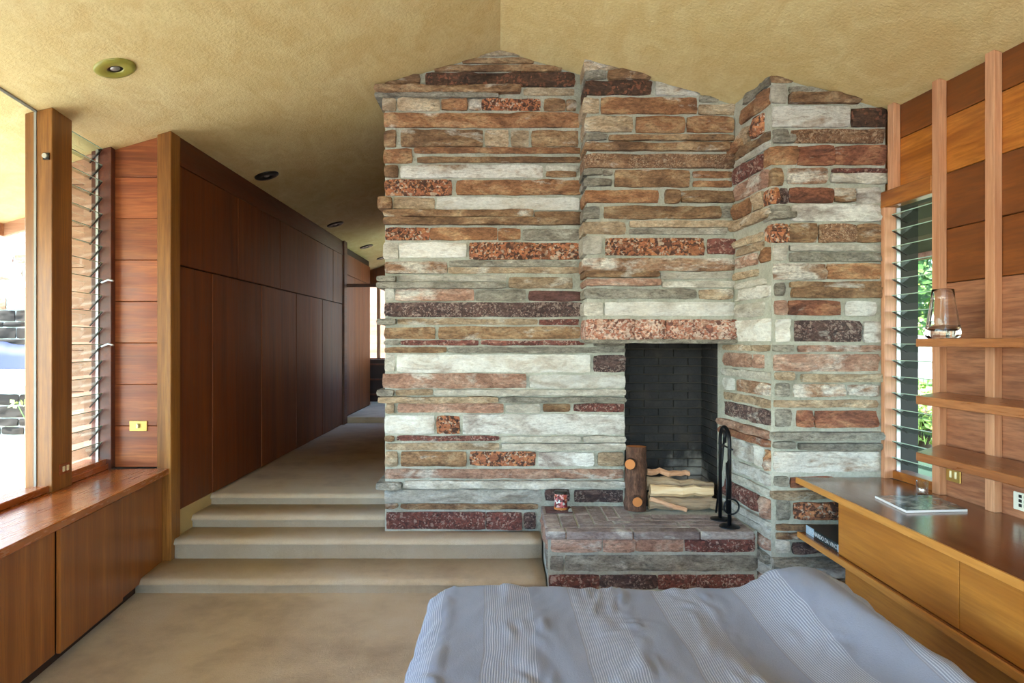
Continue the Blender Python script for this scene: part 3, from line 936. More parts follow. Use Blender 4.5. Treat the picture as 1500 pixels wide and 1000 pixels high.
# ------------------------------------------------------------------ hearth
hz = FBZ
hearth = thing('hearth', (0.95, 4.6, 0), 'raised stone hearth with tiled top in front of the fire opening', 'hearth')
m = MB()
m.prism([(0.30, 4.30), (1.618, 4.30), (1.575, D1 - 0.012), (0.30, D1 - 0.012)], 0.0, hz - 0.004)
m.build('mortar_core', M['mortar'], hearth)
m = MB()
m.box(0.91, 1.59, 4.71, FBY - 0.02, hz - 0.02, hz - 0.006)
m.build('firebox_floor', M['ash'], hearth)
HF = 4.30
for (a, b, ya, yb, c) in [(807, 881, 780, 808, 'H'), (883, 930, 780, 808, 'H'), (931, 1001, 780, 808, 'H'), (1003, 1105, 780, 808, 'R'),
                          (806, 825, 813, 835, 'G'), (828, 1109, 812.5, 835.5, 'G'),
                          (804, 878, 841, 862, 'R'), (879, 962, 841, 862, 'D'), (963, 1019, 841, 862, 'R'), (1020, 1104, 841, 862, 'R')]:
    seed += 1
    xa, xb = (a - 733) * HF / 1000, (b - 733) * HF / 1000
    za, zb = EYE - (yb - 500) * HF / 1000, EYE - (ya - 500) * HF / 1000
    rock('stone', STONE[c], hearth, front_T((xa + xb) / 2, HF, (za + zb) / 2), xb - xa, zb - za - 0.006, 0.06, 0.014, seed, False, 0.5)
for (ya, yb, za, zb, c) in [(4.32, 4.93, 0.28, 0.39, 'H'), (4.32, 4.6, 0.16, 0.26, 'G'), (4.62, 4.93, 0.24, 0.27, 'T')]:
    seed += 1
    T = Matrix.Translation((0.30, (ya + yb) / 2, (za + zb) / 2)) @ Matrix.Rotation(-math.pi / 2, 4, 'Z')
    rock('stone', STONE[c], hearth, T, yb - ya, zb - za, 0.05, 0.012, seed, False, 0.5)
tile = stone('hearth_brick', (166, 148, 144), (132, 112, 110), (190, 178, 174), 0.25, grain=0.6)
tiles = [(0.292, 0.39, 4.378, 4.66), (0.292, 0.39, 4.67, 4.94), (0.40, 0.50, 4.378, 4.66), (0.40, 0.50, 4.67, 4.94), (0.51, 0.61, 4.455, 4.70), (0.51, 0.61, 4.71, 4.94),
         (0.62, 0.71, 4.535, 4.94), (0.72, 0.80, 4.615, 4.94), (0.81, 0.895, 4.615, 4.94)]
for k, (ya, yb, xs) in enumerate([(4.272, 4.37, 0.286), (4.378, 4.447, 0.51), (4.455, 4.527, 0.62), (4.535, 4.607, 0.72), (4.615, 4.70, 0.905)]):
    cuts = [xs] + [xs + 0.13 + 0.42 * q + 0.16 * (k % 2) for q in range(4) if xs + 0.13 + 0.42 * q + 0.16 * (k % 2) < 1.5] + [1.596]
    tiles += [(a, b - 0.008, ya, yb) for a, b in zip(cuts[:-1], cuts[1:])]
for t_ in tiles:
    box('hearth_brick', tile, (t_[0], t_[1], t_[2], t_[3], hz - 0.05, hz + random.uniform(-0.001, 0.002)), hearth, 0.004)

# ------------------------------------------------------------------ left side: window wall, posts, louvres, bench
SILL = EYE - 0.874          # bench top height
clampc = lambda x, y: ceil_z(x)


def lbox(name, mat, b, parent=None, bevel=0.0, clampz=None):
    return box(name, mat, b, parent, bevel, LEFT, True, 1, clampz)


def rbox(name, mat, b, parent=None, bevel=0.0, clampz=None):
    return box(name, mat, b, parent, bevel, RIGHT, True, 1, clampz)


# low wall under the windows
structure(lbox('wall_left', M['ext_board'], (-2.7, 4.74, -0.24, -0.06, -0.2, SILL - 0.02)))
# posts on the sill
for s in (3.97, 2.42, 0.87, -0.68, -2.23):
    p = lbox('trim_post', M['post'], (s, s + 0.22, -0.12, 0.03, SILL, 3.4), None, 0.004, clampc)
    structure(p)
    if s == 3.97:
        main_post = p
# fixed panes, set outside the posts
wk = 0
for a, b in ((2.64, 3.968), (1.09, 2.418), (-0.46, 0.868), (-2.01, -0.682)):
    wk += 1
    g = lbox('window_%d' % wk, M['glass'], (a, b, -0.064, -0.058, SILL + 0.02, 3.4), None, 0, clampc)
    structure(g)
    lbox('bead', M['bead'], (b - 0.006, b, -0.066, -0.054, SILL + 0.03, 3.4), g, 0.0, clampc)
    lbox('bead', M['bead'], (a, a + 0.006, -0.066, -0.054, SILL + 0.03, 3.4), g, 0.0, clampc)
    lbox('sill_rail', M['bench'], (a, b, -0.14, -0.045, SILL - 0.01, SILL + 0.03), g, 0.004)
structure(lbox('trim_4', M['bench'], (-2.6, 4.72, -0.06, 0.012, SILL, SILL + 0.04), None, 0.004))
# ceiling stop over the panes
m = MB(LEFT)
for a, b in ((-2.6, 3.965),):
    pa, pb = LEFT @ Vector((a, -0.05, 0)), LEFT @ Vector((b, -0.05, 0))
    m2 = MB()
    m2.hexa([(pa.x - 0.01, pa.y, ceil_z(pa.x - 0.01) - 0.008), (pa.x, pa.y, ceil_z(pa.x) - 0.008), (pb.x, pb.y, ceil_z(pb.x) - 0.008), (pb.x - 0.01, pb.y, ceil_z(pb.x - 0.01) - 0.012),
             (pa.x - 0.01, pa.y, ceil_z(pa.x - 0.01)), (pa.x, pa.y, ceil_z(pa.x)), (pb.x, pb.y, ceil_z(pb.x)), (pb.x - 0.01, pb.y, ceil_z(pb.x - 0.01))])
    structure(m2.build('trim_6', M['bead']))

# louvred side light beyond the main post
lw = lbox('window_5', M['closet_trim'], (4.70, 4.76, -0.10, 0.03, SILL, 3.4), None, 0.003, clampc)
structure(lw)
lbox('bottom_rail', M['bench'], (4.19, 4.70, -0.14, 0.0, SILL + 0.0, SILL + 0.07), lw, 0.004)
lbox('channel', M['steel'], (4.688, 4.70, -0.066, -0.05, SILL + 0.07, 3.0), lw, 0, clampc)
lbox('channel', M['steel'], (4.192, 4.20, -0.066, -0.05, SILL + 0.07, 3.0), lw, 0, clampc)
nl = 0
z = SILL + 0.14
while z < 2.93:
    ta = math.radians(50)
    hw = 0.062
    dn, dz = hw * math.cos(ta), hw * math.sin(ta)
    q = 0.003
    m = MB(LEFT)
    m.hexa([(4.20, -0.06 - dn, z - dz), (4.688, -0.06 - dn, z - dz), (4.688, -0.06 - dn - q, z - dz + q), (4.20, -0.06 - dn - q, z - dz + q),
            (4.20, -0.06 + dn, z + dz), (4.688, -0.06 + dn, z + dz), (4.688, -0.06 + dn - q, z + dz + q), (4.20, -0.06 + dn - q, z + dz + q)])
    bl = m.build('louvre_blade', M['louvre'], lw, LEFT @ Vector((4.44, -0.06, z)))
    m = MB(LEFT)
    m.box(4.205, 4.685, -0.06 + dn - 0.004, -0.06 + dn + 0.001, z + dz - 0.001, z + dz + 0.004)
    m.build('polished_edge', M['glass_edge'], bl, LEFT @ Vector((4.44, -0.06, z + dz)))
    for sa in (4.20, 4.676):
        m = MB(LEFT)
        e = 0.0035
        m.hexa([(sa, -0.06 - dn, z - dz - e), (sa + 0.012, -0.06 - dn, z - dz - e), (sa + 0.012, -0.06 - dn - q, z - dz + e), (sa, -0.06 - dn - q, z - dz + e),
                (sa, -0.06 + dn, z + dz - e), (sa + 0.012, -0.06 + dn, z + dz - e), (sa + 0.012, -0.06 + dn - q, z + dz + e), (sa, -0.06 + dn - q, z + dz + e)])
        m.build('clip', M['dark_metal'], bl, LEFT @ Vector((sa, -0.06, z)))
    z += 0.111
for zz in (2.01, 1.575):
    m = MB(LEFT)
    m.tube([(4.67, -0.02, zz - 0.01), (4.66, 0.03, zz + 0.01), (4.64, 0.07, zz)], 0.007, 8)
    m.build('handle', M['steel'], lw, LEFT @ Vector((4.66, 0.03, zz)))

# short return wall of boards, facing the room
rw = structure(box('wall_return', M['dark'], (-3.20, -2.29, 4.775, 4.84, -0.1, 3.2), clampz=clampc))
for k in range(9):
    za = SILL + 0.0 + 0.288 * k
    if za > 3.0:
        break
    box('board', M['board_h'], (-2.70, -2.35, 4.745, 4.777, za + 0.0015, za + 0.288 - 0.0015), rw, 0.003, clampz=clampc)
for k in range(11):
    za = 0.1 + 0.288 * k
    box('board', M['ext_board'], (-3.20, -2.775, 4.75, 4.777, za + 0.0015, za + 0.288 - 0.002), rw, 0.004, clampz=clampc)
structure(box('trim_7', M['ext_board'], (-2.87, -2.81, 4.70, 4.75, 0.3, 3.0), None, 0.003, clampz=clampc))
# post at the end of the closet
structure(box('trim_post', M['post'], (-2.365, -2.268, 4.70, 4.84, 0.085, 3.2), None, 0.005, clampz=clampc))

# bench: continuous top, cabinets under it
bench = lbox('window_bench', M['bench'], (-2.5, 4.69, 0.0, 0.415, SILL - 0.042, SILL), None, 0.004)
tag(bench, 'long varnished wooden bench top under the left window wall', 'bench')
cab = thing('bench_cabinet', LEFT @ Vector((3.4, 0.2, 0)), 'low redwood cabinet with sliding doors under the window bench', 'cabinet')
m = MB(LEFT)
m.box(-2.5, 4.685, 0.0, 0.335, 0.07, SILL - 0.042)
m.build('carcass', M['dark'], cab)
m = MB(LEFT)
m.box(-2.5, 4.33, 0.03, 0.34, 0.0, 0.07)
m.build('toe_kick', M['dark'], cab)
edges = [4.685, 4.03, 3.345, 2.66, 1.98, 1.29, 0.6]
for i, (b, a) in enumerate(zip(edges[:-1], edges[1:])):
    n1 = 0.395 if i % 2 == 1 else 0.372
    zb = 0.06
    d = lbox('sliding_door', M['bench_door'], (a + (0.0 if i % 2 else 0.012), b - (0.0 if i % 2 else 0.004), n1 - 0.022, n1, zb, SILL - 0.05), cab, 0.003)

# closet wall along the passage
closet = thing('closet', (-2.5, 7.4, 0.4), 'dark red-brown built-in closet wall with tall flush doors along the passage', 'closet')
CX = -2.28
box('carcass', M['dark'], (-2.895, CX - 0.02, 4.905, 10.02, 0.30, 3.02), closet, clampz=lambda x, y: ceil_z(x) - 0.002)
box('header', M['closet_trim'], (CX - 0.02, CX + 0.006, 4.85, 10.0, EYE + 1.25, 3.2), closet, clampz=lambda x, y: ceil_z(x) - 0.002)
lo = [4.845 + 0.556 * k for k in range(10)]
for k, (a, b) in enumerate(zip(lo[:-1], lo[1:])):
    d = box('door', M['closet'], (CX - 0.02, CX + (0.004 if k % 2 else 0.0), a + 0.003, b - 0.003, 0.405, EYE + 0.535), closet, 0.002)
up = [4.845, 5.93, 6.48, 7.06, 8.17, 9.30, 9.85]
for k, (a, b) in enumerate(zip(up[:-1], up[1:])):
    box('upper_door', M['closet'], (CX - 0.02, CX + (0.003 if k % 2 else 0.0), a + 0.003, b - 0.003, EYE + 0.545, EYE + 1.247), closet, 0.002)
box('end_post', M['closet_trim'], (CX - 0.02, CX + 0.03, 9.85, 10.03, 0.40, 3.1), closet, clampz=lambda x, y: ceil_z(x) - 0.002)
structure(box('baseboard_left', M['tan_paint'], (CX - 0.03, CX - 0.004, 4.84, 5.55, 0.05, 0.404), None, 0.004))

# passage beyond: transom bar, second closet, end wall with window
structure(box('trim_8', M['closet_trim'], (CX, -0.9, 10.0, 10.06, EYE + 0.80, EYE + 0.845)))
closet2 = thing('closet', (-2.5, 11.1, 0.5), 'shadowed closet doors beyond the transom bar at the end of the passage', 'closet')
box('carcass', M['dark'], (-2.895, CX - 0.02, 10.06, 11.95, 0.48, 3.0), closet2, clampz=lambda x, y: ceil_z(x) - 0.002)
for k in range(3):
    box('door', M['closet'], (CX - 0.02, CX, 10.07 + 0.626 * k, 10.07 + 0.626 * (k + 1) - 0.006, 0.5, EYE + 0.99), closet2, 0.002)
    box('upper_door', M['closet'], (CX - 0.02, CX, 10.07 + 0.626 * k, 10.07 + 0.626 * (k + 1) - 0.006, EYE + 1.0, EYE + 1.3), closet2, 0.002)
structure(box('wall_passage', M['closet'], (-2.97, -2.9, 4.84, 13.3, 0.3, 3.2), clampz=clampc))
m = MB()
m.box(-2.9, -2.62, 13.2, 13.3, 0.4, 3.3)
m.box(-1.5, -0.85, 13.2, 13.3, 0.4, 3.6)
m.box(-2.62, -1.5, 13.2, 13.3, 0.4, EYE - 0.32)
m.box(-2.62, -1.5, 13.2, 13.3, EYE + 1.1, 3.6)
structure(m.build('wall_end', M['closet'], clampz=clampc))
we = structure(box('window_6', M['glass'], (-2.62, -1.5, 13.24, 13.246, EYE - 0.32, EYE + 1.1)))
for xx in (-2.60, -2.36, -1.9, -1.53):
    box('mullion', M['stud'], (xx - 0.03, xx + 0.03, 13.2, 13.27, EYE - 0.32, EYE + 1.1), we)
sb = thing('wall_cabinet', (-2.1, 13.0, 0.48), 'dark low cabinet under the window at the passage end', 'cabinet')
box('carcass', M['dark'], (-2.85, -1.3, 12.75, 13.19, 0.48, EYE - 0.34), sb)
for k in range(3):
    box('shelf', M['closet_trim'], (-2.85, -1.3, 12.72, 12.75, 0.6 + 0.28 * k, 0.63 + 0.28 * k), sb)
m = MB()
m.box(-0.92, -0.85, 5.62, 10.2, 0.3, 3.6)
m.box(-0.92, -0.85, 11.8, 13.2, 0.3, 3.6)
m.box(-0.92, -0.85, 10.2, 11.8, 0.3, 1.2)
m.box(-0.92, -0.85, 10.2, 11.8, 3.1, 3.6)
structure(m.build('wall_inner', M['closet'], clampz=clampc))
structure(box('window_7', M['glass'], (-0.89, -0.884, 10.2, 11.8, 1.2, 3.1)))  # unseen window added to throw daylight on the far passage ceiling

# ------------------------------------------------------------------ right side: board wall, battens, louvre window
m = MB(RIGHT)
m.box(-2.7, 3.70, -0.14, -0.02, -0.1, 3.3)
m.box(3.70, 4.22, -0.14, -0.02, EYE + 0.82, 3.3)
m.box(3.70, 4.22, -0.14, -0.02, -0.1, EYE - 0.83)
wall_right = structure(m.build('wall_right', M['dark'], clampz=clampc))
BZ = [(EYE + 1.20, 3.2, 'board_dark', 4.2), (EYE + 0.90, EYE + 1.20, 'board_r', 4.2), (EYE + 0.60, EYE + 0.90, 'board_dark', 3.70), (EYE + 0.3125, EYE + 0.60, 'board_dark', 3.70),
      (EYE + 0.0, EYE + 0.3125, 'board_low', 3.70), (EYE - 0.30, EYE, 'board_low', 3.70), (EYE - 0.58, EYE - 0.30, 'board_low', 3.70), (EYE - 0.86, EYE - 0.58, 'board_low', 3.70), (0.0, EYE - 0.86, 'board_low', 3.70)]
for (za, zb, mt, s1) in BZ:
    rbox('board', M[mt], (-2.6, s1, -0.022, random.uniform(-0.002, 0.002), za + 0.002, zb - 0.002), wall_right, 0.003, clampc)
for s, zb in ((4.04, EYE + 0.90), (3.655, EYE - 0.82), (3.28, EYE - 0.82), (2.90, EYE - 0.82), (2.52, EYE - 0.82), (2.14, EYE - 0.82)):
    rbox('batten', M['stud'], (s, s + 0.058, 0.0, 0.042, zb, 3.2), wall_right, 0.002, clampc)
# window head and frame
rwn = rbox('window_8', M['board_r'], (3.715, 4.20, -0.03, 0.046, EYE + 0.805, EYE + 0.905), None, 0.004)
structure(rwn)
rbox('jamb', M['stud'], (4.10, 4.135, -0.02, 0.06, EYE - 0.82, EYE + 0.805), rwn, 0.003)
rbox('jamb', M['stud'], (3.70, 3.72, -0.10, 0.0, EYE - 0.82, EYE + 0.805), rwn, 0.003)
rbox('bottom_rail', M['board_r'], (3.71, 4.10, -0.08, 0.01, EYE - 0.82, EYE - 0.77), rwn, 0.003)
rbox('channel', M['steel'], (4.092, 4.10, -0.035, -0.012, EYE - 0.77, EYE + 0.80), rwn)
rbox('channel', M['steel'], (3.72, 3.73, -0.05, 0.0, EYE - 0.77, EYE + 0.80), rwn)
z = EYE - 0.715
while z < EYE + 0.78:
    ta = math.radians(27)
    hw = 0.052
    dn, dz = hw * math.cos(ta), hw * math.sin(ta)
    q = 0.003
    m = MB(RIGHT)
    nb = -0.025
    m.hexa([(3.73, nb - dn, z - dz), (4.088, nb - dn, z - dz), (4.088, nb - dn - q, z - dz + q), (3.73, nb - dn - q, z - dz + q),
            (3.73, nb + dn, z + dz), (4.088, nb + dn, z + dz), (4.088, nb + dn - q, z + dz + q), (3.73, nb + dn - q, z + dz + q)])
    bl = m.build('louvre_blade', M['louvre'], rwn, RIGHT @ Vector((3.9, nb, z)))
    m = MB(RIGHT)
    m.box(3.732, 4.086, nb + dn - 0.004, nb + dn + 0.001, z + dz - 0.001, z + dz + 0.0035)
    m.build('polished_edge', M['glass_edge'], bl, RIGHT @ Vector((3.9, nb, z + dz)))
    for sa in (3.73, 4.076):
        m = MB(RIGHT)
        e = 0.0025
        m.hexa([(sa, nb - dn, z - dz - e), (sa + 0.012, nb - dn, z - dz - e), (sa + 0.012, nb - dn - q, z - dz + e), (sa, nb - dn - q, z - dz + e),
                (sa, nb + dn, z + dz - e), (sa + 0.012, nb + dn, z + dz - e), (sa + 0.012, nb + dn - q, z + dz + e), (sa, nb + dn - q, z + dz + e)])
        m.build('clip', M['dark_metal'], bl, RIGHT @ Vector((sa, nb, z)))
    z += 0.0965

# ------------------------------------------------------------------ behind the camera: glazed end wall
m = MB()
m.box(-2.5, 2.75, -2.72, -2.6, -0.1, 0.12)
for xx in (-2.45, -1.25, 0.0, 1.25, 2.62):
    m.box(xx - 0.06, xx + 0.06, -2.72, -2.6, 0.0, 3.72)
m.box(-2.5, 2.75, -2.72, -2.6, 2.35, 2.45)
structure(m.build('wall_front', M['post'], clampz=clampc))
m = MB()
m.plate_xz([(-2.5, 0.1), (2.75, 0.1), (2.75, ceil_z(2.75)), (0, 3.71), (-2.5, ceil_z(-2.5))], -2.664, -2.658)
structure(m.build('window_9', M['glass']))

# ------------------------------------------------------------------ desk and shelves along the right wall
DT = EYE - 0.82
desk = thing('desk', (2.1, 3.0, 0), 'long built-in wooden desk with dark top and honey drawer fronts along the right wall', 'desk')


def wallx(y, n=0.0):
    return 2.598 - 0.058 * y - n


def desk_poly(xf, y0, y1, back=0.002):
    return [(xf, y0), (wallx(y0) - back, y0), (wallx(y1) - back, y1), (xf, y1)]


m = MB()
m.prism([(1.796, 0.3), (wallx(0.3) - 0.002, 0.3), (wallx(3.69) - 0.002, 3.69), (2.345, 4.0), (2.33, 4.125), (1.796, 4.125)], DT - 0.032, DT)
m.build('top', M['desk_top'], desk, bevel=0.002)
box('edge_strip', M['desk_edge'], (1.785, 1.796, 0.3, 4.13, DT - 0.034, DT + 0.001), desk, 0.001)
m = MB()
m.prism(desk_poly(1.90, 0.3, 3.68), DT - 0.30, DT - 0.034)
m.build('carcass', M['dark'], desk)
for a, b in ((2.715, 3.68), (1.75, 2.71), (0.78, 1.745)):
    box('drawer_front', M['desk_front'], (1.822, 1.90, a, b, EYE - 1.145, DT - 0.044), desk, 0.002)
m = MB()
m.prism([(1.805, 0.3), (2.30, 0.3), (2.30, 4.1), (1.805, 4.12)], EYE - 1.178, EYE - 1.147)
m.build('lower_shelf', M['desk_top'], desk, bevel=0.002)
box('edge_strip', M['desk_edge'], (1.793, 1.805, 0.3, 4.125, EYE - 1.180, EYE - 1.146), desk, 0.001)
m = MB()
m.prism(desk_poly(1.86, 0.3, 3.68), 0.0, EYE - 1.178)
m.build('base_panel', M['desk_front'], desk)

for i, (zt, th) in enumerate(((EYE + 0.014, 0.040), (EYE - 0.268, 0.042), (EYE - 0.548, 0.042))):
    m = MB()
    m.prism([(2.06, 3.385), (2.25, 0.3), (wallx(0.3, 0.043), 0.3), (wallx(3.64, 0.043), 3.64)], zt - th, zt)
    lab = ['upper wooden wall shelf carrying the clear glass vase', 'middle wooden wall shelf between the vase shelf and the lowest shelf', 'lowest wooden wall shelf above the outlets and the desk'][i]
    s_ = m.build('wall_shelf', M['shelf'], None, (2.2, 2.5, zt), 0.003)
    tag(s_, lab, 'shelf', 'shelves on the right wall')

# ------------------------------------------------------------------ bed
bed = thing('bed', (0.59, 1.8, 0), 'low bed under the grey striped cover', 'bed')
box('frame', M['dark'], (-0.12, 1.3, 0.7, 2.75, 0.04, 0.16), bed, 0.01)
box('mattress', M['mattress'], (-0.20, 1.38, 0.66, 2.84, 0.16, 0.40), bed, 0.05, segs=3)


def duvet_mesh():
    X0, X1, Y0, Y1, Z0, Z1, r = -0.315, 1.47, 0.60, 2.985, 0.07, 0.565, 0.13
    hx, hy, hz_ = (X1 - X0) / 2, (Y1 - Y0) / 2, (Z1 - Z0) / 2
    cx, cy, cz = (X0 + X1) / 2, (Y0 + Y1) / 2, (Z0 + Z1) / 2
    nx, ny, nz = 120, 150, 14
    bm = bmesh.new()
    cache = {}

    def vert(x, y, z):
        k = (round(x, 4), round(y, 4), round(z, 4))
        if k in cache:
            return cache[k]
        p = Vector((x * hx, y * hy, z * hz_))
        q = Vector((max(-hx + r, min(hx - r, p.x)), max(-hy + r, min(hy - r, p.y)), max(-hz_ + r, min(hz_ - r, p.z))))
        d = p - q
        nrm = d.normalized() if d.length > 1e-6 else Vector((0, 0, 1))
        p = q + nrm * r if d.length > 1e-6 else p
        w = p + Vector((cx, cy, cz))
        # long soft folds, pillowing and creases across the plain bands
        top_w = max(0.0, nrm.z)
        f = 0.016 * noise.noise((w.x * 2.2, w.y * 0.9, 1.0)) + 0.010 * noise.noise((w.x * 6 + w.y * 1.2, w.y * 1.6, 4.0))
        ph = ((w.x / 0.345) % 1.0)
        crease = 1.0 if ph < 0.47 else 0.25
        f += crease * 0.020 * abs(noise.noise((w.x * 14 + 3 * noise.noise((w.x * 3, w.y * 3, 2)), w.y * 5.0 - w.x * 6, 8.0)))
        f += 0.012 * noise.noise((w.x * 5, w.y * 1.0, w.z * 4)) * (1 - top_w)
        w += nrm * f
        mound = 0.095 * math.exp(-((w.x - 1.27) / 0.20) ** 2 - ((w.y - 2.78) / 0.42) ** 2)
        ridge = 0.05 * math.exp(-((w.x - 1.25 - 0.25 * (2.6 - w.y)) / 0.09) ** 2 - ((w.y - 2.2) / 0.5) ** 2)
        dip = -0.035 * math.exp(-((w.x - 0.95) / 0.2) ** 2 - ((w.y - 2.4) / 0.4) ** 2)
        if nrm.z > -0.2:
            w.z += mound + ridge + dip
        cache[k] = bm.verts.new(w)
        return cache[k]

    def face(fn, na, nb):
        for i in range(na):
            for j in range(nb):
                a0, a1 = -1 + 2 * i / na, -1 + 2 * (i + 1) / na
                b0, b1 = -1 + 2 * j / nb, -1 + 2 * (j + 1) / nb
                try:
                    bm.faces.new([vert(*fn(a0, b0)), vert(*fn(a1, b0)), vert(*fn(a1, b1)), vert(*fn(a0, b1))]).smooth = True
                except ValueError:
                    pass
    face(lambda a, b: (a, b, 1), nx, ny)
    face(lambda a, b: (a, -1, b), nx, nz)
    face(lambda a, b: (-a, 1, b), nx, nz)
    face(lambda a, b: (-1, -a, b), ny, nz)
    face(lambda a, b: (1, a, b), ny, nz)
    bmesh.ops.recalc_face_normals(bm, faces=bm.faces)
    me = bpy.data.meshes.new('duvet')
    bm.to_mesh(me)
    bm.free()
    me.materials.append(M['duvet'])
    return me


duv = bpy.data.objects.new('duvet', duvet_mesh())
link(duv)
tag(duv, 'rumpled blue-grey cover with pinstriped bands spread over the bed', 'duvet')

# ------------------------------------------------------------------ ceiling lights
slope = math.atan(0.29)
for i, y in enumerate((3.737, 6.16, 8.72, 10.75, 12.2)):
    x = -2.11
    zc = ceil_z(x)
    lab = ['olive green recessed ceiling light above the window bench', 'dark recessed ceiling light above the near closet doors', 'dark recessed ceiling light above the far end of the closet',
           'recessed ceiling light on the bright ceiling beyond the transom bar', 'small recessed ceiling light at the far end of the passage ceiling'][i]
    L = thing('ceiling_light', (x, y, zc), lab, 'ceiling light', 'recessed ceiling lights')
    R = Matrix.Rotation(-slope, 4, 'Y')
    c = Vector((x, y, zc))
    m = MB()
    m.lathe([(0.107, 0.0), (0.106, -0.007), (0.098, -0.013), (0.080, -0.015), (0.045, -0.013), (0.040, -0.010), (0.040, 0.02)], c, 40, True, R)
    m.build('trim_ring', M['olive'] if i == 0 else M['dark_metal'], L)
    m = MB()
    m.lathe([(0.040, -0.006), (0.0, -0.006)], c, 24, True, R)
    m.build('baffle', M['black'], L)
    m = MB()
    m.lathe([(0.0, -0.013), (0.014, -0.012), (0.024, -0.007), (0.026, -0.005)], c, 20, True, R)
    m.build('bulb', M['steel'], L)

# ------------------------------------------------------------------ electrical plates
pl = thing('switch_plate', (-2.512, 4.744, 1.013), 'brass light switch plate on the redwood boards beside the louvre', 'switch')
box('plate', M['brass'], (-2.575, -2.452, 4.736, 4.7445, 0.978, 1.050), pl, 0.002)
box('toggle', M['ivory'], (-2.520, -2.506, 4.718, 4.738, 1.000, 1.030), pl, 0.002)

oc = LEFT @ Vector((4.10, 0.031, 0.842))
pl = thing('outlet', oc, 'small outlet plate low on the dark post face above the bench', 'outlet')
lbox('plate', M['board_h'], (4.04, 4.155, 0.0305, 0.036, 0.81, 0.874), pl, 0.002)
for s in (4.068, 4.112):
    lbox('socket', M['ivory'], (s, s + 0.026, 0.035, 0.040, 0.826, 0.858), pl, 0.003)
cc = LEFT @ Vector((3.965, 0.0, 2.67))
ct = thing('window_catch', cc, 'tiny metal catch high on the front of the golden post', 'catch')
m = MB()
m.tube([cc, cc + Vector((0, -0.02, 0))], 0.014, 12)
m.build('knob', M['steel'], ct)
m = MB()
m.box(cc.x - 0.018, cc.x + 0.018, cc.y - 0.004, cc.y + 0.002, cc.z - 0.02, cc.z + 0.02)
m.build('backplate', M['dark_metal'], ct)

oc = RIGHT @ Vector((3.605, 0.003, EYE - 0.70))
pl = thing('outlet', oc, 'brass double outlet plate on the faded boards under the lowest shelf', 'outlet')
rbox('plate', M['brass'], (3.545, 3.668 - 0.02, 0.0025, 0.010, EYE - 0.738, EYE - 0.662), pl, 0.002)
for s in (3.568, 3.605):
    rbox('socket', M['ivory'], (s, s + 0.016, 0.009, 0.014, EYE - 0.718, EYE - 0.682), pl, 0.002)
oc = RIGHT @ Vector((3.16, 0.003, EYE - 0.735))
pl = thing('jack_plate', oc, 'white wall plate with small black jacks under the lowest shelf', 'wall plate')
rbox('plate', M['white_plastic'], (3.09, 3.205, 0.0025, 0.010, EYE - 0.782, EYE - 0.70), pl, 0.002)
for i in range(2):
    for j in range(3):
        rbox('jack', M['black'], (3.125 + 0.03 * i, 3.142 + 0.03 * i, 0.009, 0.0115, EYE - 0.765 + 0.021 * j, EYE - 0.751 + 0.021 * j), pl)

# ------------------------------------------------------------------ things on desk and shelves
gm = NT('clear_vase_glass')
gm.done((0.97, 0.98, 0.98, 1), 0.0, Transmission_Weight=1.0, IOR=1.42)
M['thick_glass'] = gm.m
vc = Vector((2.178, 3.36, EYE + 0.0145))


def squircle_ring(hw, z, seg=48, rot=0.35, p=3.2):
    out = []
    for k in range(seg):
        a = 2 * math.pi * k / seg
        ca, sa = math.cos(a), math.sin(a)
        r = hw / ((abs(ca) ** p + abs(sa) ** p) ** (1 / p))
        x, y = r * ca, r * sa
        out.append((x * math.cos(rot) - y * math.sin(rot), x * math.sin(rot) + y * math.cos(rot), z))
    return out


prof = [(0.0, 0.0), (0.056, 0.0), (0.066, 0.008), (0.068, 0.03), (0.063, 0.07), (0.055, 0.13), (0.047, 0.19), (0.042, 0.24), (0.0395, 0.243), (0.037, 0.24), (0.042, 0.19), (0.049, 0.13), (0.055, 0.07), (0.055, 0.045), (0.04, 0.036), (0.0, 0.034)]
vs, fs = [], []
seg = 48
for hw, z in prof:
    vs += [vc + Vector(q) for q in squircle_ring(max(hw, 0.0005), z, seg)]
for i in range(len(prof) - 1):
    for k in range(seg):
        k2 = (k + 1) % seg
        fs.append((i * seg + k, i * seg + k2, (i + 1) * seg + k2, (i + 1) * seg + k))
fs.append(tuple(range(seg - 1, -1, -1)))
fs.append(tuple((len(prof) - 1) * seg + k for k in range(seg)))
m = MB()
m.add(vs, fs, True)
tag(m.build('vase', M['thick_glass'], None, vc), 'tapering clear glass vase with thick base on the upper wall shelf', 'vase')

gc = Vector((2.262, 3.66, DT))
m = MB()
m.lathe([(0.0, 0.0), (0.026, 0.0), (0.028, 0.01), (0.030, 0.072), (0.028, 0.072), (0.026, 0.014), (0.0, 0.012)], gc, 28)
tag(m.build('drinking_glass', M['vase'], None, gc), 'small clear glass tumbler on the desk under the louvre window', 'glass')

mg = thing('magazine', (2.1, 3.42, DT), 'grey covered magazine lying flat on the dark desk top', 'magazine')
quad = [(1.94, 3.262), (2.25, 3.288), (2.272, 3.585), (1.962, 3.575)]
m = MB()
m.prism(quad, DT + 0.001, DT + 0.012)
m.build('pages', M['paper'], mg)
m = MB()
m.prism(quad, DT + 0.0121, DT + 0.0135)
m.build('cover', M['magazine'], mg)

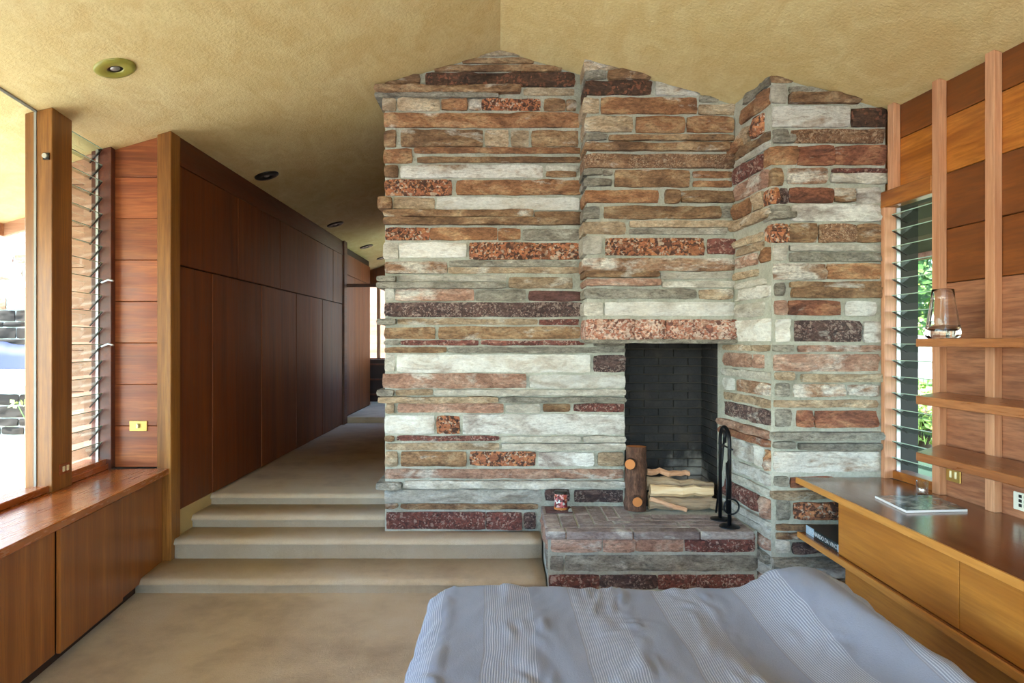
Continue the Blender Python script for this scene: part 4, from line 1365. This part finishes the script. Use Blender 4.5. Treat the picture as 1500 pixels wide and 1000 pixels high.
bz = EYE - 1.147
bk = thing('book', (1.93, 3.89, bz), 'dark hardback book with white spine lettering on the low shelf under the desk', 'book')
box('pages', M['paper'], (1.842, 2.05, 3.70, 4.085, bz + 0.004, bz + 0.044), bk)
m = MB()
m.box(1.836, 2.055, 3.69, 4.095, bz, bz + 0.004)
m.box(1.836, 2.055, 3.69, 4.095, bz + 0.044, bz + 0.048)
m.box(1.834, 1.840, 3.69, 3.995, bz, bz + 0.048)
m.build('cover', M['tag'], bk, bevel=0.001)
box('pale_spine_end', M['tag_pale'], (1.8335, 1.840, 3.995, 4.095, bz, bz + 0.048), bk)
box('spine_label', M['tag_pale'], (1.8325, 1.840, 3.695, 3.712, bz + 0.004, bz + 0.044), bk)
tc = bpy.data.curves.new('lettering', 'FONT')
tc.body = 'LEONARDO DA VINCI'
tc.size = 0.0345
tc.align_x = 'CENTER'
tc.align_y = 'CENTER'
tc.extrude = 0.0003
to = bpy.data.objects.new('lettering_curve', tc)
COL.objects.link(to)
dg = bpy.context.evaluated_depsgraph_get()
tm = bpy.data.meshes.new_from_object(to.evaluated_get(dg))
bpy.data.objects.remove(to)
tm.materials.clear()
tm.materials.append(M['lettering'])
lo_ = bpy.data.objects.new('lettering', tm)
link(lo_, bk, (1.8330, 3.885, bz + 0.024))
lo_.rotation_euler = (math.pi / 2, 0, -math.pi / 2)

# ------------------------------------------------------------------ hearth things
cup = Vector((0.425, 4.80, hz + 0.012))
pc = thing('match_tin', cup, 'speckled red and pink print tin with metal lid on the hearth', 'tin')
m = MB()
m.lathe([(0.0, 0.0), (0.043, 0.0), (0.046, 0.004), (0.046, 0.118), (0.0, 0.118)], cup, 32)
m.build('body', M['mug'], pc)
m = MB()
m.lathe([(0.047, 0.112), (0.049, 0.114), (0.049, 0.124), (0.045, 0.128), (0.0, 0.126)], cup, 32)
m.build('lid', M['dark_metal'], pc)
m = MB()
m.lathe([(0.0465, 0.002), (0.048, 0.006), (0.048, 0.016), (0.0465, 0.018)], cup, 32)
m.build('bottom_band', M['cut'], pc)
sl = box('stone_slab', STONE['P'], (0.315, 0.50, 4.72, 4.885, hz + 0.002, hz + 0.012), None, 0.003)
tag(sl, 'thin plum coloured flat stone lying under the print tin', 'stone')
m = MB()
m.hexa([(0.468, 4.715, hz + 0.012), (0.502, 4.72, hz + 0.012), (0.50, 4.75, hz + 0.012), (0.47, 4.745, hz + 0.012), (0.472, 4.72, hz + 0.034), (0.492, 4.722, hz + 0.038), (0.49, 4.74, hz + 0.034), (0.475, 4.74, hz + 0.03)])
tag(m.build('ore_lump', STONE['G'], None, (0.485, 4.73, hz + 0.012), 0.004), 'little greenish ore lump beside the print tin', 'stone')


def log(name, a, b, ra, rb, mat, label, seg=14, flat=None, ends='cut', seed=1, stubs=()):
    a, b = Vector(a), Vector(b)
    t = thing(name, a, label, 'log', 'firewood in the fireplace')
    n = 10
    ax = (b - a).normalized()
    u = ax.orthogonal().normalized()
    w = ax.cross(u)
    vs, fs = [], []
    for i in range(n + 1):
        p = a.lerp(b, i / n) + u * (0.008 if flat is None else 0.02) * noise.noise((i * 0.5, seed, 0)) + w * 0.008 * noise.noise((i * 0.5, seed, 9))
        r = ra + (rb - ra) * i / n
        for k in range(seg):
            an = 2 * math.pi * k / seg
            rr = r * (1 + (0.10 if flat is None else 0.26) * noise.noise((math.cos(an) * 1.6 + seed, math.sin(an) * 1.6, i * 0.55)))
            if flat:
                rr = min(rr, r * flat / max(0.15, abs(math.cos(an - 0.6 + seed))) * 0.9, r * 1.05)
            vs.append(p + (u * math.cos(an) + w * math.sin(an)) * rr)
    for i in range(n):
        for k in range(seg):
            k2 = (k + 1) % seg
            fs.append((i * seg + k, i * seg + k2, (i + 1) * seg + k2, (i + 1) * seg + k))
    m = MB()
    m.add(vs, fs, flat is None)
    m.build('body', mat, t)
    for q, s in ((0, -1), (n, 1)):
        m = MB()
        m.add([vs[q * seg + k] + ax * 0.001 * s for k in range(seg)], [tuple(range(seg))])
        m.build('cut_end', M['cut'] if ends == 'cut' else M['split_cream'], t)
    for (at, d, ln, r) in stubs:
        at, d = Vector(at), Vector(d).normalized()
        m = MB()
        m.tube([at, at + d * ln], [r * 1.25, r], 14, False)
        sb_ = m.build('branch_stub', M['bark'], t)
        m = MB()
        m.tube([at + d * (ln - 0.002), at + d * (ln + 0.001)], [r, r * 0.98], 14)
        m.build('cut_face', M['cut'], sb_)
    return t


log('bark_log', (0.955, 4.835, hz), (0.965, 4.85, hz + 0.445), 0.076, 0.070, M['bark'], 'dark barked log standing on end with sawn branch stubs', 20, None, 'cut', 3,
    [((0.925, 4.81, hz + 0.33), (-0.35, -1, 0.1), 0.075, 0.036), ((0.955, 4.80, hz + 0.085), (-0.1, -1, -0.05), 0.085, 0.034)])
log('split_log', (1.05, 4.83, hz + 0.050), (1.52, 4.80, hz + 0.044), 0.047, 0.040, M['split_grey'], 'grey split log at the bottom of the firewood stack', 14, 0.95, 'cream', 5)
log('split_log', (1.08, 4.955, hz + 0.055), (1.53, 4.98, hz + 0.05), 0.05, 0.046, M['split_cream'], 'cream split log at the back of the firewood stack', 10, 0.85, 'cream', 8)
log('split_log', (1.055, 4.815, hz + 0.142), (1.50, 4.825, hz + 0.130), 0.040, 0.034, M['split_cream'], 'long cream split log across the front of the firewood stack', 9, 0.85, 'cream', 11)
log('split_log', (1.05, 4.93, hz + 0.170), (1.53, 4.925, hz + 0.140), 0.05, 0.040, M['split_grey'], 'grey barked split log resting on the cream log', 14, 1.0, 'cream', 14)
log('split_log', (1.05, 4.90, hz + 0.256), (1.37, 4.95, hz + 0.232), 0.024, 0.018, M['split_pink'], 'thin pinkish split stick on top of the firewood stack', 7, 0.8, 'cream', 17)
log('split_log', (1.04, 4.745, hz + 0.095), (1.29, 4.73, hz + 0.022), 0.018, 0.015, M['split_pink'], 'short pinkish stick leaning at the foot of the firewood stack', 7, 0.8, 'cream', 21)

# wrought iron tool stand: an arch on two disc feet
ts = thing('fire_tool_stand', (1.468, 4.46, hz), 'black wrought iron arched fire tool stand on two disc feet', 'tool stand')
ya, yb, zt = 4.375, 4.56, hz + 0.63
for y_ in (ya, yb):
    m = MB()
    m.lathe([(0.0, 0.012), (0.012, 0.012), (0.062, 0.008), (0.066, 0.004), (0.066, 0.0), (0.0, 0.0)], (1.468, y_, hz + 0.003), 28)
    m.build('foot', M['iron'], ts)
path = [(1.468, ya, hz + 0.008), (1.468, ya, zt - 0.0925)]
rad = (yb - ya) / 2
for k in range(1, 12):
    a = math.pi * k / 12
    path.append((1.468, (ya + yb) / 2 - rad * math.cos(a), zt - rad + rad * math.sin(a)))
path += [(1.468, yb, zt - 0.0925), (1.468, yb, hz + 0.008)]
m = MB()
m.tube(path, 0.0125, 12)
m.build('arch', M['iron'], ts)
m = MB()
m.tube([(1.47, ya - 0.05, hz + 0.505), (1.47, yb + 0.04, hz + 0.505)], 0.006, 8)
m.build('crossbar', M['iron'], ts)
ring = [(1.475 + 0.048 * math.cos(2 * math.pi * k / 24), ya - 0.016, hz + 0.135 + 0.048 * math.sin(2 * math.pi * k / 24)) for k in range(25)]
m = MB()
m.tube(ring, 0.0055, 8, False)
m.build('ring', M['iron'], ts)
pk = thing('poker', (1.50, 4.80, hz), 'thin black poker leaning in the right side of the fire opening', 'poker')
m = MB()
m.tube([(1.495, 4.735, hz + 0.004), (1.517, 4.69, hz + 0.30), (1.53, 4.66, hz + 0.56)], 0.0075, 8)
m.build('rod', M['iron'], pk)
m = MB()
m.tube([(1.53, 4.66, hz + 0.50), (1.532, 4.655, hz + 0.585)], 0.013, 10)
m.build('handle', M['iron'], pk)
pk = thing('fire_iron', (1.455, 4.36, hz), 'short black iron hanging beside the arch leg', 'fire iron')
m = MB()
m.tube([(1.440, 4.340, hz + 0.10), (1.438, 4.340, hz + 0.42)], 0.007, 8)
m.build('rod', M['iron'], pk)
m = MB()
m.tube([(1.438, 4.340, hz + 0.41), (1.454, 4.356, hz + 0.43)], 0.005, 8)
m.build('hook', M['iron'], pk)

# ------------------------------------------------------------------ outside, seen through the windows
m = MB()
m.prism([(-30, -16), (LEFT @ Vector((-16, -0.25, 0))).to_tuple()[:2], (LEFT @ Vector((4.74, -0.25, 0))).to_tuple()[:2], (-3.21, 4.76), (-3.0, 4.95), (-3.0, 9.45), (-30, 9.45)], -0.3, 0.28)
structure(m.build('terrace', M['paving']))
m = MB()
m.box(-30, 30, -30, -2.72, -0.35, -0.02)
structure(m.build('terrace', M['paving']))
structure(box('ground', M['grass'], (2.70, 40, -2.72, 40, -0.4, 0.30)))
structure(box('terrace', M['concrete'], (-5.0, 2.7, 13.4, 16.0, -0.4, 0.30)))
structure(box('terrace', M['paving'], (-0.84, 2.7, 5.7, 13.4, -0.4, 0.30)))  # unseen courtyard added so daylight reaches the side window of the passage
structure(box('wall_sky_screen', M['ext_board'], (-5.0, 2.7, 15.2, 15.4, 0.3, 4.2)))  # added to keep bright white sky out of the passage end window
lowwall = structure(box('wall_terrace', M['mortar'], (-12, -5.2, 9.5, 10.0, 0.2, EYE - 0.40)))
box('coping', M['concrete'], (-12, -5.2, 9.36, 10.05, EYE - 0.62, EYE - 0.38), lowwall, 0.01)
rs = random.Random(3)
zz = 0.3
while zz < EYE - 0.7:
    h = rs.uniform(0.1, 0.18)
    xx = -9.0
    while xx < -5.4:
        w = rs.uniform(0.3, 0.7)
        if zz + h < EYE - 0.6:
            seed += 1
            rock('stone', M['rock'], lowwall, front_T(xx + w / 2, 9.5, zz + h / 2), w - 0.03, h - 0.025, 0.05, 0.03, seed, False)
        xx += w
    zz += h
pier2 = structure(box('wall_garden', M['mortar'], (-11, -5.0, 10.6, 11.2, 0.2, 4.2)))
zz = 0.9
while zz < 4.1:
    h = rs.choice((0.09, 0.13, 0.18, 0.2))
    xx = -9.4 + rs.uniform(0, 0.3)
    while xx < -5.2:
        w = rs.uniform(0.25, 0.95)
        seed += 1
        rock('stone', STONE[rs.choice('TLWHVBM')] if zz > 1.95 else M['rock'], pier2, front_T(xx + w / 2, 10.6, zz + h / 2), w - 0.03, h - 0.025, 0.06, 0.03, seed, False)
        xx += w
    zz += h
# draped tarp on the coping
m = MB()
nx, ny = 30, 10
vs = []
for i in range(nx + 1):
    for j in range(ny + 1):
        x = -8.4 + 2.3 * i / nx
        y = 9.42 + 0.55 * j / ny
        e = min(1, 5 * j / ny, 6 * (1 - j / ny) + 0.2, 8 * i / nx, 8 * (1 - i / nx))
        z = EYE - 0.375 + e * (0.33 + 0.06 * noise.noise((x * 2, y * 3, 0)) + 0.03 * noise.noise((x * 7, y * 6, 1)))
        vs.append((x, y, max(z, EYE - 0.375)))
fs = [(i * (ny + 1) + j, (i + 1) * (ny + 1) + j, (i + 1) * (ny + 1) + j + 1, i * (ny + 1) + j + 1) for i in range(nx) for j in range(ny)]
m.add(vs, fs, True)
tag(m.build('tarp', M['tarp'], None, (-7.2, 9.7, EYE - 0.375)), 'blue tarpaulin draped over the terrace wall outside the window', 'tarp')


def leaves(m, c, rx, ry, rz, n, size, rng):
    for _ in range(n):
        while True:
            q = Vector((rng.uniform(-1, 1), rng.uniform(-1, 1), rng.uniform(-1, 1)))
            if q.length < 1:
                break
        p = Vector(c) + Vector((q.x * rx, q.y * ry, q.z * rz))
        a = Vector((rng.gauss(0, 1), rng.gauss(0, 1), rng.gauss(0, 1))).normalized()
        b = a.orthogonal().normalized()
        s = size * rng.uniform(0.6, 1.3)
        m.add([p - a * s, p + b * s * 0.4, p + a * s, p - b * s * 0.4], [(0, 1, 2, 3)])


rg = random.Random(11)
pt = thing('terrace_plant', (-6.3, 9.2, 0.28), 'pale green leafy plant at the foot of the terrace wall', 'plant')
for k in range(7):
    tip = Vector((-6.3 + rg.uniform(-0.25, 0.25), 9.2 + rg.uniform(-0.1, 0.1), 0.28 + rg.uniform(0.25, 0.5)))
    m = MB()
    m.tube([(-6.3, 9.2, 0.28), (-6.3 + (tip.x + 6.3) * 0.4, 9.2, 0.28 + 0.2), tip], 0.006, 6)
    m.build('stem', M['leaf'], pt)
    for j in range(5):
        m = MB()
        leaves(m, tip, 0.09, 0.09, 0.09, 1, 0.06, rg)
        m.build('leaf', M['leaf_pale'], pt)


def shrub(name, c, rx, ry, rz, n, size, mat, label, cat):
    t = thing(name, (c[0], c[1], 0.3), label, cat)
    m = MB()
    leaves(m, c, rx, ry, rz, n, size, rg)
    f = m.build('foliage', mat, t)
    tag(f, kind='stuff')
    m = MB()
    m.tube([(c[0], c[1], 0.3), (c[0] + 0.05, c[1], c[2])], [0.09, 0.05], 10)
    m.build('trunk', M['bark_ext'], t)


shrub('garden_tree', (6.3, 9.6, 2.6), 1.1, 1.2, 0.9, 2500, 0.10, M['leaf'], 'green leafy tree seen through the right louvre window', 'tree')
shrub('garden_tree', (9.5, 15.0, 2.8), 2.4, 1.8, 1.9, 2500, 0.16, M['leaf_pale'], 'pale green tree farther off beyond the right louvre window', 'tree')
shrub('garden_shrub', (5.2, 8.4, 0.75), 0.5, 0.5, 0.4, 900, 0.07, M['leaf_pale'], 'low pale shrub under the tree outside the louvre window', 'shrub')
structure(box('wall_garden', M['concrete'], (5.5, 16, 12.6, 12.9, 0.2, 1.7)))

structure(box('wall_pier_shade', M['pier_shade'], (2.36, 2.80, 4.575, 4.596, 0.3, 2.9), None, 0.0, clampz=clampc))  # dark sheet added in front of the pier to stand for its shade
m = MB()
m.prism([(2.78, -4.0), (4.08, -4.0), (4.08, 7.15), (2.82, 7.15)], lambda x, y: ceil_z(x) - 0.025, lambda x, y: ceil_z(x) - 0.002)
structure(m.build('trim_soffit_shade', M['soffit_shade']))  # dark sheet added under the plaster overhang where it is only unlit
